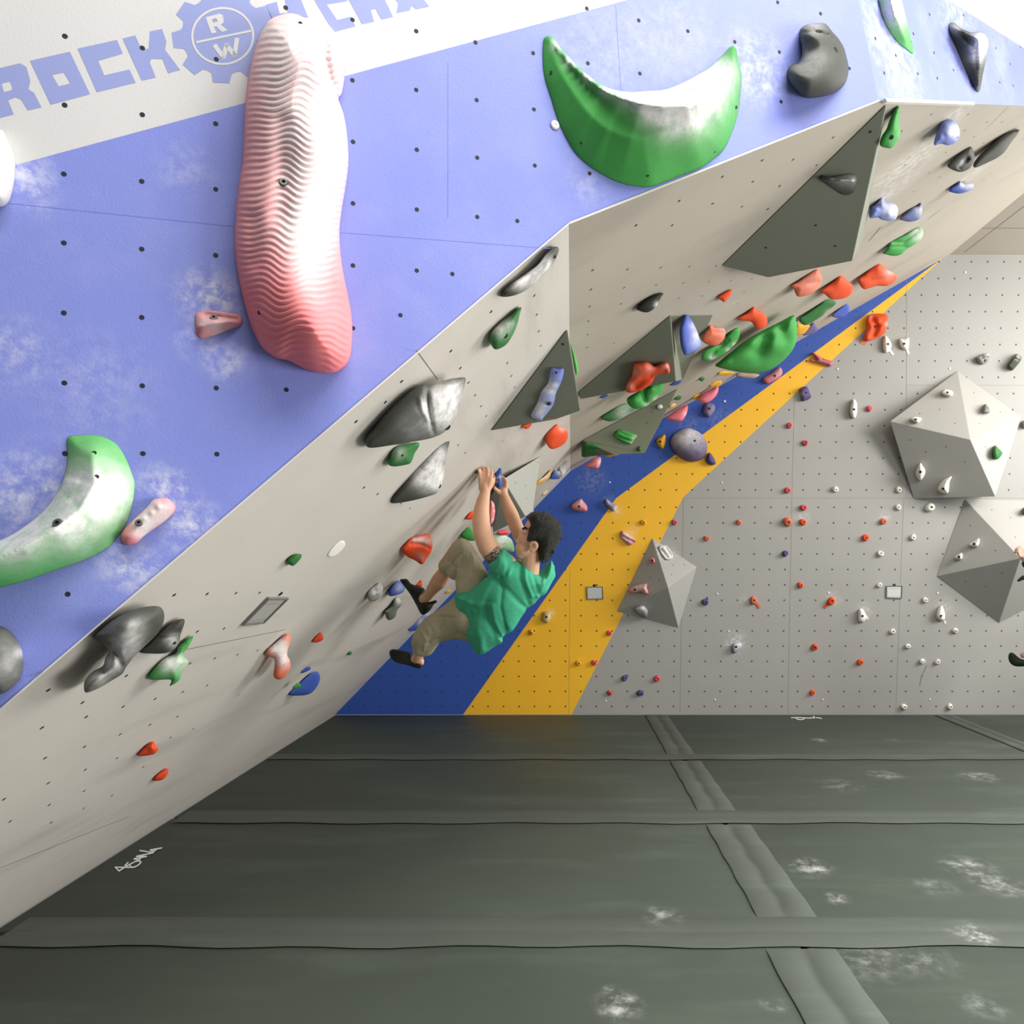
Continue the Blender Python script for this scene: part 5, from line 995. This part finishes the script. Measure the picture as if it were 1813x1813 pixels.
# ---- body: one continuous surface
bm = bmesh.new()
limb(bm, [(o_(352, 660, 4.53), .033), (o_(318, 800, 4.50), .042), (o_(292, 960, 4.47), .050), (o_(290, 1150, 4.45), .056), (o_(315, 1330, 4.43), .058), (o_(400, 1520, 4.42), .064), (o_(500, 1660, 4.43), .066), (o_(720, 1800, 4.49), .06)], 18)
limb(bm, [(o_(665, 720, 4.70), .030), (o_(705, 830, 4.69), .037), (o_(770, 1000, 4.68), .046), (o_(850, 1200, 4.67), .046), (o_(930, 1380, 4.68), .048), (o_(1060, 1640, 4.70), .05)], 18)
limb(bm, [(o_(720, 1800, 4.49), .06), (h_(1150, 1010, 4.56), .07), (o_(1060, 1640, 4.70), .05)])
# neck, skull, face
limb(bm, [(h_(1225, 985, 4.53), .062), (h_(1235, 890, 4.50), .058), (h_(1240, 790, 4.48), .062)])
ux = Vector((-.86, .12, .48)).normalized(); uz = Vector((.45, .05, .89)); uz = (uz-ux*uz.dot(ux)).normalized(); uy = uz.cross(ux)
ellipsoid(bm, o_(1250, 1270, 4.46), (ux, uy, uz), (.108, .082, .100), 24)
ellipsoid(bm, o_(1060, 1370, 4.46), (ux, uy, uz), (.066, .066, .088), 22)
ellipsoid(bm, o_(985, 1560, 4.46), (ux, uy, uz), (.060, .052, .058), 20)
ellipsoid(bm, o_(925, 1640, 4.46), (ux, uy, uz), (.036, .034, .030), 16)
limb(bm, [(o_(960, 1330, 4.46), .013), (o_(885, 1440, 4.455), .018)]); ball(bm, o_(890, 1455, 4.44), .012)
limb(bm, [(o_(960, 1265, 4.42), .012), (o_(1000, 1290, 4.40), .012)]); limb(bm, [(o_(895, 1560, 4.46), .012), (o_(920, 1575, 4.44), .012)]); limb(bm, [(o_(900, 1600, 4.46), .012), (o_(925, 1610, 4.44), .011)])
# ear with rim and lobe
limb(bm, [(o_(1075, 1490, 4.385), .010), (o_(1110, 1455, 4.378), .011), (o_(1160, 1460, 4.372), .011), (o_(1185, 1510, 4.372), .011), (o_(1165, 1560, 4.376), .010), (o_(1110, 1590, 4.382), .013), (o_(1080, 1560, 4.388), .010)], 10)
ellipsoid(bm, o_(1120, 1520, 4.392), (Vector((1, 0, 0)), Vector((0, 1, 0)), Vector((0, 0, 1))), (.024, .012, .028), 12)
# trunk and legs (inside the clothes)
limb(bm, [(h_(1140, 1030, 4.57), .10), (h_(1000, 1140, 4.61), .11), (h_(840, 1260, 4.69), .10), (h_(765, 1290, 4.72), .09)])
limb(bm, [(h_(770, 1230, 4.70), .07), (h_(750, 1020, 4.66), .055), (h_(685, 800, 4.64), .045)])
limb(bm, [(h_(670, 810, 4.66), .040), (h_(590, 905, 4.775), .042), (h_(520, 1010, 4.84), .055), (h_(460, 1085, 4.96), .040), (h_(430, 1130, 5.02), .036), (h_(400, 1150, 5.04), .036)], 16)
limb(bm, [(h_(720, 1330, 4.76), .07), (h_(520, 1375, 4.85), .055), (h_(390, 1440, 4.89), .046)])
limb(bm, [(h_(385, 1460, 4.89), .05), (h_(365, 1560, 4.95), .045), (h_(350, 1620, 5.0), .034), (h_(335, 1625, 5.02), .034)])
limb(bm, [(h_(385, 1655, 4.99), .014), (h_(375, 1640, 5.0), .025)])
# near hand: back of the hand to the camera, fingers hooked over the hold
def finger(pts, rs): limb(bm, list(zip(pts, rs)), 10)
limb(bm, [(o_(350, 640, 4.53), .030), (o_(345, 560, 4.535), .030)], 14)
for x0, y0, x1, y1 in ((275, 420, 300, 590), (325, 390, 330, 590), (390, 385, 365, 590), (445, 420, 400, 590)): limb(bm, [(o_(x0, y0, 4.53), .0155), (o_(x1, y1, 4.535), .021)], 12)
finger([o_(275, 420, 4.52), o_(262, 330, 4.515), o_(264, 278, 4.515), o_(248, 300, 4.50)], [.0125, .0115, .0105, .009])
finger([o_(328, 390, 4.525), o_(330, 315, 4.53), o_(318, 262, 4.565), o_(300, 280, 4.59)], [.013, .012, .011, .009])
finger([o_(392, 385, 4.525), o_(395, 305, 4.53), o_(378, 255, 4.565), o_(365, 290, 4.62)], [.013, .012, .011, .009])
finger([o_(448, 418, 4.53), o_(458, 335, 4.535), o_(445, 280, 4.57), o_(440, 320, 4.61)], [.012, .011, .010, .0085])
finger([o_(420, 580, 4.54), o_(478, 490, 4.545), o_(492, 420, 4.565), o_(480, 380, 4.59)], [.017, .015, .012, .010])
# far hand: thumb in front of the blue hold, fingers behind it
limb(bm, [(o_(660, 700, 4.70), .029), (o_(640, 640, 4.70), .030)], 14)
for x0, y0 in ((600, 640), (640, 600), (675, 570)): limb(bm, [(o_(650, 680, 4.70), .024), (o_(x0, y0, 4.71), .020)], 12)
finger([o_(600, 660, 4.69), o_(545, 620, 4.67), o_(508, 590, 4.655), o_(498, 545, 4.65)], [.018, .014, .0115, .0095])
finger([o_(688, 570, 4.70), o_(692, 490, 4.70), o_(665, 435, 4.71), o_(630, 420, 4.74)], [.0145, .0125, .011, .009])
finger([o_(672, 560, 4.73), o_(676, 470, 4.74), o_(645, 415, 4.76), o_(600, 410, 4.78)], [.0145, .0125, .011, .009])
finger([o_(655, 560, 4.76), o_(660, 460, 4.775), o_(625, 400, 4.79), o_(585, 400, 4.80)], [.0145, .0125, .011, .009])
finger([o_(640, 570, 4.78), o_(640, 490, 4.80), o_(610, 440, 4.81), o_(580, 430, 4.82)], [.013, .011, .010, .0085])
me = remesh(bm, .0055, 3, 'person')
ink = me.attributes.new('ink', 'FLOAT', 'POINT'); tp = np.array(cvl('O', [(548, 1485), (640, 1560), (560, 1760), (470, 1850), (330, 1790), (300, 1690), (410, 1620)]))
P = np.array([pix(v.co) for v in me.vertices]); ins = inside(P, tp); dd = seg_dist(P, tp, np.roll(tp, -1, 0))
for i, v in enumerate(me.vertices): ink.data[i].value = float(np.clip(dd[i]/2.5, 0, 1)) if ins[i] and v.co.y < 4.58 else 0.0
climber = obj_me('person', me, [M_skin])
tag(climber, 'climber in a green t-shirt and khaki trousers hanging from the steep grey panel', 'person')
# ---- t-shirt
bm = bmesh.new()
shirt = cvl('H', [(1015, 752), (1060, 790), (1110, 832), (1200, 885), (1260, 930), (1310, 965), (1342, 975), (1374, 895), (1393, 848), (1411, 872), (1412, 940), (1395, 1000), (1340, 1095), (1260, 1195), (1185, 1265), (1130, 1350), (1090, 1405), (1020, 1440), (1015, 1490), (960, 1520), (900, 1562), (840, 1587), (795, 1560), (740, 1455), (690, 1345), (655, 1230), (640, 1130), (690, 1095), (800, 1042), (880, 985), (905, 960), (900, 940), (940, 870)])
ctl = [cv('H', q[:2])+(q[2],) for q in [(960, 830, 4.42), (1250, 930, 4.52), (1390, 900, 4.58), (1000, 1130, 4.58), (1200, 1150, 4.60), (800, 1300, 4.70), (650, 1130, 4.66), (850, 1560, 4.72)]]
puff(bm, shirt, ctl, .165, 2.2, .9)
limb(bm, [(h_(985, 880, 4.43), .064), (h_(1010, 850, 4.425), .055)], 18)
limb(bm, [(h_(1000, 890, 4.45), .068), (h_(1150, 990, 4.53), .085), (h_(1290, 1045, 4.57), .075), (h_(1372, 960, 4.62), .05), (h_(1388, 905, 4.64), .032)], 18)
me = remesh(bm, .0065, 3, 'tshirt')
fl = [([(1000, 985), (1010, 1100), (1000, 1220), (1040, 1400)], 4.0, -.012), ([(1110, 850), (1060, 900), (1040, 960)], 3, -.008), ([(1160, 900), (1150, 1000), (1200, 1130), (1230, 1200)], 4, -.012), ([(1190, 890), (1195, 1000), (1245, 1130)], 3, .010), ([(1260, 960), (1280, 1040), (1300, 1110)], 3.5, -.009),
      ([(900, 960), (960, 1010), (1060, 1090), (1160, 1190), (1210, 1230)], 5, -.012), ([(930, 1000), (880, 1100), (840, 1200), (850, 1350)], 6, .012), ([(940, 1200), (960, 1320), (1010, 1430)], 4, .012), ([(900, 1180), (910, 1320), (960, 1460)], 5, -.012), ([(760, 1090), (720, 1150), (700, 1250), (760, 1400)], 5, -.010), ([(660, 1130), (760, 1180), (900, 1200)], 5, .008),
      ([(985, 790), (1000, 860), (960, 930)], 3, .006), ([(1060, 810), (1090, 880), (1060, 960)], 3, .008), ([(800, 1240), (830, 1400), (860, 1540)], 6, .012), ([(1340, 980), (1330, 1050), (1290, 1130)], 3, .008)]
folds(me, [(cvl('H', a), s, d) for a, s, d in fl])
obj_me('tshirt', me, [M_shirt], climber)
# ---- trousers: two legs and seat
bm = bmesh.new()
leg1 = cvl('H', [(690, 676), (735, 688), (770, 720), (800, 762), (850, 852), (892, 932), (905, 970), (880, 1080), (800, 1180), (700, 1180), (655, 1100), (645, 1010), (632, 962), (600, 945), (555, 932), (518, 920), (514, 890), (540, 840), (600, 750), (640, 698)])
puff(bm, leg1, [cv('H', q[:2])+(q[2],) for q in [(690, 690, 4.65), (560, 900, 4.74), (850, 1000, 4.64), (720, 1150, 4.68)]], .105, 2.2, .8)
limb(bm, [(h_(690, 790, 4.66), .068), (h_(580, 895, 4.745), .058)], 16); limb(bm, [(h_(700, 850, 4.66), .066), (h_(648, 935, 4.71), .060)], 16)
leg2 = cvl('H', [(660, 1120), (600, 1170), (540, 1215), (470, 1262), (400, 1312), (345, 1385), (312, 1450), (304, 1515), (322, 1578), (360, 1602), (400, 1604), (450, 1590), (500, 1530), (530, 1492), (580, 1482), (660, 1470), (760, 1485), (840, 1440), (840, 1250), (760, 1130)])
puff(bm, leg2, [cv('H', q[:2])+(q[2],) for q in [(340, 1420, 4.88), (370, 1580, 4.94), (500, 1370, 4.84), (700, 1300, 4.74), (800, 1300, 4.70)]], .105, 2.2, .9)
ball(bm, h_(760, 1290, 4.70), .125, 18)
me = remesh(bm, .0065, 3, 'trousers')
fl = [([(620, 900), (640, 850), (690, 800)], 2.5, -.007), ([(720, 1000), (740, 900), (760, 800)], 2.2, -.006), ([(770, 1000), (790, 900), (790, 830)], 2.2, .006), ([(690, 980), (690, 880), (710, 790)], 2.5, .006), ([(650, 1000), (660, 920), (600, 860)], 3, -.008), ([(540, 1290), (560, 1340), (530, 1400)], 2.5, -.009), ([(590, 1290), (620, 1360), (660, 1430)], 2.5, -.009),
      ([(440, 1350), (470, 1420), (440, 1500)], 3, -.006), ([(480, 1300), (520, 1290), (640, 1300)], 2.0, -.008), ([(380, 1400), (420, 1470), (400, 1550)], 2.5, .006), ([(420, 1500), (500, 1470), (560, 1460)], 2.5, -.006)]
folds(me, [(cvl('H', a), s, d) for a, s, d in fl])
obj_me('trousers', me, [M_pants], climber)
# ---- shoes
bm = bmesh.new()
puff(bm, cvl('H', [(213, 1002), (240, 994), (270, 997), (298, 1030), (340, 1047), (405, 1072), (402, 1120), (428, 1165), (470, 1180), (478, 1192), (450, 1240), (402, 1276), (372, 1262), (340, 1200), (290, 1112), (240, 1045)]), [cv('H', q[:2])+(q[2],) for q in [(230, 1010, 5.26), (330, 1110, 5.14), (420, 1220, 5.05)]], .058, 1.8, .62)
limb(bm, [(h_(460, 1185, 5.03), .014), (h_(492, 1172, 5.02), .011)], 10)
me = remesh(bm, .0045, 1, 'climbing_shoe'); obj_me('climbing_shoe', me, [M_shoe], climber)
bm = bmesh.new()
puff(bm, cvl('H', [(130, 1562), (160, 1545), (220, 1552), (296, 1572), (305, 1610), (345, 1648), (380, 1655), (385, 1682), (358, 1696), (280, 1672), (190, 1650), (140, 1612)]), [cv('H', q[:2])+(q[2],) for q in [(150, 1580, 5.22), (360, 1660, 5.03)]], .058, 1.8, .62)
me = remesh(bm, .0045, 1, 'climbing_shoe'); obj_me('climbing_shoe', me, [M_shoe], climber)
# ---- hair
bm = bmesh.new()
hair = cvl('O', [(990, 1022), (1050, 1030), (1085, 985), (1180, 960), (1300, 968), (1420, 1008), (1505, 1090), (1568, 1200), (1580, 1320), (1552, 1420), (1500, 1525), (1432, 1640), (1382, 1715), (1300, 1782), (1262, 1770), (1228, 1720), (1198, 1600), (1200, 1485), (1150, 1440), (1065, 1452), (1010, 1432), (1012, 1350), (1032, 1260), (1062, 1165), (1045, 1085)])
puff(bm, hair, [cv('O', q[:2])+(q[2],) for q in [(1100, 1100, 4.45), (1400, 1300, 4.47), (1300, 1650, 4.48), (1100, 1430, 4.44)]], .108, 1.8, .8)
for i in range(22):
    a = random.choice([(1100, 1010), (1250, 985), (1400, 1030), (1500, 1130), (1560, 1260), (1540, 1400), (1460, 1560), (1380, 1680), (1290, 1740), (1060, 1400), (1040, 1250)]); x, y = a[0]+random.uniform(-50, 50), a[1]+random.uniform(-40, 60)
    cx_, cy_ = 1270, 1330; Y = 4.46+random.uniform(-.05, .05)
    q = (x+(x-cx_)*.05+random.uniform(-18, 18), y+(y-cy_)*.05+random.uniform(-18, 18))
    limb(bm, [(o_(cx_+(x-cx_)*.75, cy_+(y-cy_)*.75, Y), .014), (o_(x, y, Y), .008), (o_(q[0], q[1], Y+.01), .006)], 8)
me = remesh(bm, .005, 2, 'hair'); 
for v in me.vertices:
    n = noise.noise(Vector((v.co.x*30+v.co.z*30, v.co.y*40, v.co.z*90-v.co.x*60))); v.co += v.normal*n*.0035
obj_me('hair', me, [M_hair], climber)
bm = bmesh.new()
limb(bm, [(o_(955, 1232, 4.415), .006), (o_(1000, 1215, 4.40), .007), (o_(1030, 1235, 4.39), .005)], 8)
obj_me('eyebrow', remesh(bm, .0025, 1, 'eyebrow'), [M_brow], climber)
bm = bmesh.new(); ball(bm, o_(985, 1305, 4.425), .0105, 14); ball(bm, o_(915, 1310, 4.50), .0105, 14)
e_ = from_bm('eyes', bm, [M_eye], climber, None, True)
# ================================================================== second climber, mostly outside the frame
z_ = lambda x, y, Y: W(x, y, Y)
M_grey = cloth_mat('dark_sportswear', (.040, .046, .036)); M_skin2 = skin_mat('skin_pale', (.68, .42, .32)); M_shoe2 = cloth_mat('green_black_shoe', (.020, .028, .014), 200, .3, .55)
bm = bmesh.new(); YB = 8.02
limb(bm, [(z_(1811, 985, YB), .034), (z_(1822, 1002, YB), .038), (z_(1850, 1030, YB-.05), .045), (z_(1880, 985, YB-.1), .055), (z_(1905, 975, YB-.15), .07)])
for dx, dy, dz, l in ((0, 0, 0, 1), (4, -2.5, .01, .95), (7, -4, .02, .85), (-1, 4.5, -.01, .8)):
    limb(bm, [(z_(1809+dx, 980+dy, YB), .019), (z_(1803+dx, 973+dy, YB+dz), .013), (z_(1799+dx*.8, 971+dy+1, YB+.02), .012), (z_(1797.5+dx*.7, 973.5+dy+1, YB+.05), .010)], 10)
limb(bm, [(z_(1812, 987, YB), .02), (z_(1806, 985, YB-.02), .014), (z_(1802, 981, YB), .011)], 10)
limb(bm, [(z_(1905, 975, YB-.15), .1), (z_(1900, 1060, YB-.12), .13), (z_(1890, 1110, YB-.1), .13)])
limb(bm, [(z_(1905, 965, YB-.17), .06), (z_(1905, 930, YB-.18), .055)]); ellipsoid(bm, z_(1903, 905, YB-.18), (Vector((1, 0, 0)), Vector((0, 1, 0)), Vector((0, 0, 1))), (.078, .098, .12), 20)
limb(bm, [(z_(1902, 902, YB-.08), .012), (z_(1902, 908, YB-.075), .017)]); ball(bm, z_(1916, 906, YB-.18), .022); ball(bm, z_(1890, 906, YB-.18), .022)
limb(bm, [(z_(1885, 1110, YB-.08), .09), (z_(1845, 1085, YB), .07), (z_(1826, 1145, YB+.15), .05), (z_(1822, 1158, YB+.17), .036), (z_(1812, 1160, YB+.2), .034)])
limb(bm, [(z_(1900, 1110, YB-.08), .09), (z_(1935, 1160, YB), .065), (z_(1945, 1225, YB+.2), .045), (z_(1940, 1245, YB+.2), .04)])
limb(bm, [(z_(1915, 985, YB-.15), .06), (z_(1960, 960, YB-.1), .05), (z_(1955, 900, YB+.1), .035), (z_(1950, 885, YB+.15), .035)])
me = remesh(bm, .009, 2, 'person'); me.attributes.new('ink', 'FLOAT', 'POINT')
p2 = obj_me('person', me, [M_skin2]); tag(p2, 'second climber at the right edge, only a hand, dark sleeve and shoe showing', 'person')
bm = bmesh.new()
limb(bm, [(z_(1822, 1003, YB), .052), (z_(1850, 1028, YB-.05), .068), (z_(1880, 985, YB-.1), .08), (z_(1905, 978, YB-.15), .12)]); limb(bm, [(z_(1817, 998, YB), .046), (z_(1822, 1003, YB), .05)])
limb(bm, [(z_(1905, 985, YB-.15), .15), (z_(1900, 1060, YB-.12), .165), (z_(1892, 1095, YB-.1), .16)]); limb(bm, [(z_(1915, 985, YB-.15), .09), (z_(1960, 960, YB-.1), .07)])
limb(bm, [(z_(1803, 1028, YB+.0), .016), (z_(1812, 1022, YB-.02), .024), (z_(1830, 1026, YB-.05), .05)])
obj_me('jacket', remesh(bm, .011, 2, 'jacket'), [M_grey], p2)
bm = bmesh.new()
limb(bm, [(z_(1892, 1110, YB-.1), .15), (z_(1850, 1088, YB), .095), (z_(1829, 1135, YB+.14), .075)]); limb(bm, [(z_(1902, 1110, YB-.1), .15), (z_(1935, 1160, YB), .09), (z_(1944, 1225, YB+.2), .065)])
obj_me('trousers', remesh(bm, .011, 2, 'trousers'), [M_grey], p2)
bm = bmesh.new()
puff(bm, cvl('M', [(1700, 1310), (1715, 1290), (1740, 1296), (1780, 1330), (1830, 1345), (1880, 1335), (1900, 1380), (1840, 1388), (1780, 1393), (1735, 1385), (1705, 1355)]), [(1790, 1168, YB+.25), (1825, 1170, YB+.2)], .05, 1.5, .8)
obj_me('climbing_shoe', remesh(bm, .007, 2, 'climbing_shoe'), [M_shoe2], p2)
bm = bmesh.new(); ellipsoid(bm, z_(1903, 898, YB-.2), (Vector((1, 0, 0)), Vector((0, 1, 0)), Vector((0, 0, 1))), (.088, .105, .11), 20)
obj_me('hair', remesh(bm, .009, 1, 'hair'), [M_hair], p2)
# ================================================================== LIGHT
def area(name, loc, target, sx, sy, power, col=(1, 1, 1), spread=180):
    l = bpy.data.lights.new(name, 'AREA'); l.shape = 'RECTANGLE'; l.size = sx; l.size_y = sy; l.energy = power; l.color = col; l.spread = math.radians(spread)
    o = bpy.data.objects.new(name, l); link(o); o.location = loc
    d = (Vector(target)-Vector(loc)).normalized(); o.rotation_euler = d.to_track_quat('-Z', 'Y').to_euler(); return o
area('ceiling_lamp_front', (1.4, .5, 6.7), (.2, 1.9, 2.6), 4.5, 1.0, 250, (1, .985, .96))
area('ceiling_lamp_middle', (4.0, .5, 6.8), (2.2, 2.8, 1.0), 4.0, 1.6, 190, (1, .985, .96))
area('ceiling_lamp_right', (8.6, 4.4, 6.0), (4.5, 7.5, 2.0), 3.0, 2.0, 370, (1, .97, .92))
area('mat_fill_light', (4.6, .8, 7.6), (4.4, 1.6, 0), 2.0, 2.0, 330, (1, .985, .96), 80)  # unseen lamp added overhead, narrow cone to brighten the right-front mats
area('window_bay', (9.0, 6.3, 4.1), (1.0, 6.0, 2.4), 3.0, 3.0, 490, (1, .97, .93))
area('fill_light_near', (6.4, .5, 1.3), (-2.6, 3.2, 1.0), 3.0, 2.2, 180, (1, .98, .95), 120)  # unseen low fill added at the right to lift the steep grey panel
w = bpy.data.worlds.new('hall'); S.world = w; w.use_nodes = True
w.node_tree.nodes['Background'].inputs[0].default_value = (.97, .98, 1.0, 1); w.node_tree.nodes['Background'].inputs[1].default_value = .18
# ================================================================== CAMERA
cam = bpy.data.cameras.new('camera'); co = bpy.data.objects.new('camera', cam); link(co)
co.location = EO; co.rotation_euler = (math.radians(90), 0, 0)
cam.sensor_fit = 'HORIZONTAL'; cam.sensor_width = 36; cam.lens = 36*F/1813
cam.shift_x = (906.5-CX)/1813; cam.shift_y = (CY-906.5)/1813
cam.clip_start = .05; cam.clip_end = 100
S.camera = co
S.view_settings.view_transform = 'Standard'; S.view_settings.look = 'None'; S.view_settings.exposure = 0; S.view_settings.gamma = 1; S.view_settings.use_curve_mapping = False
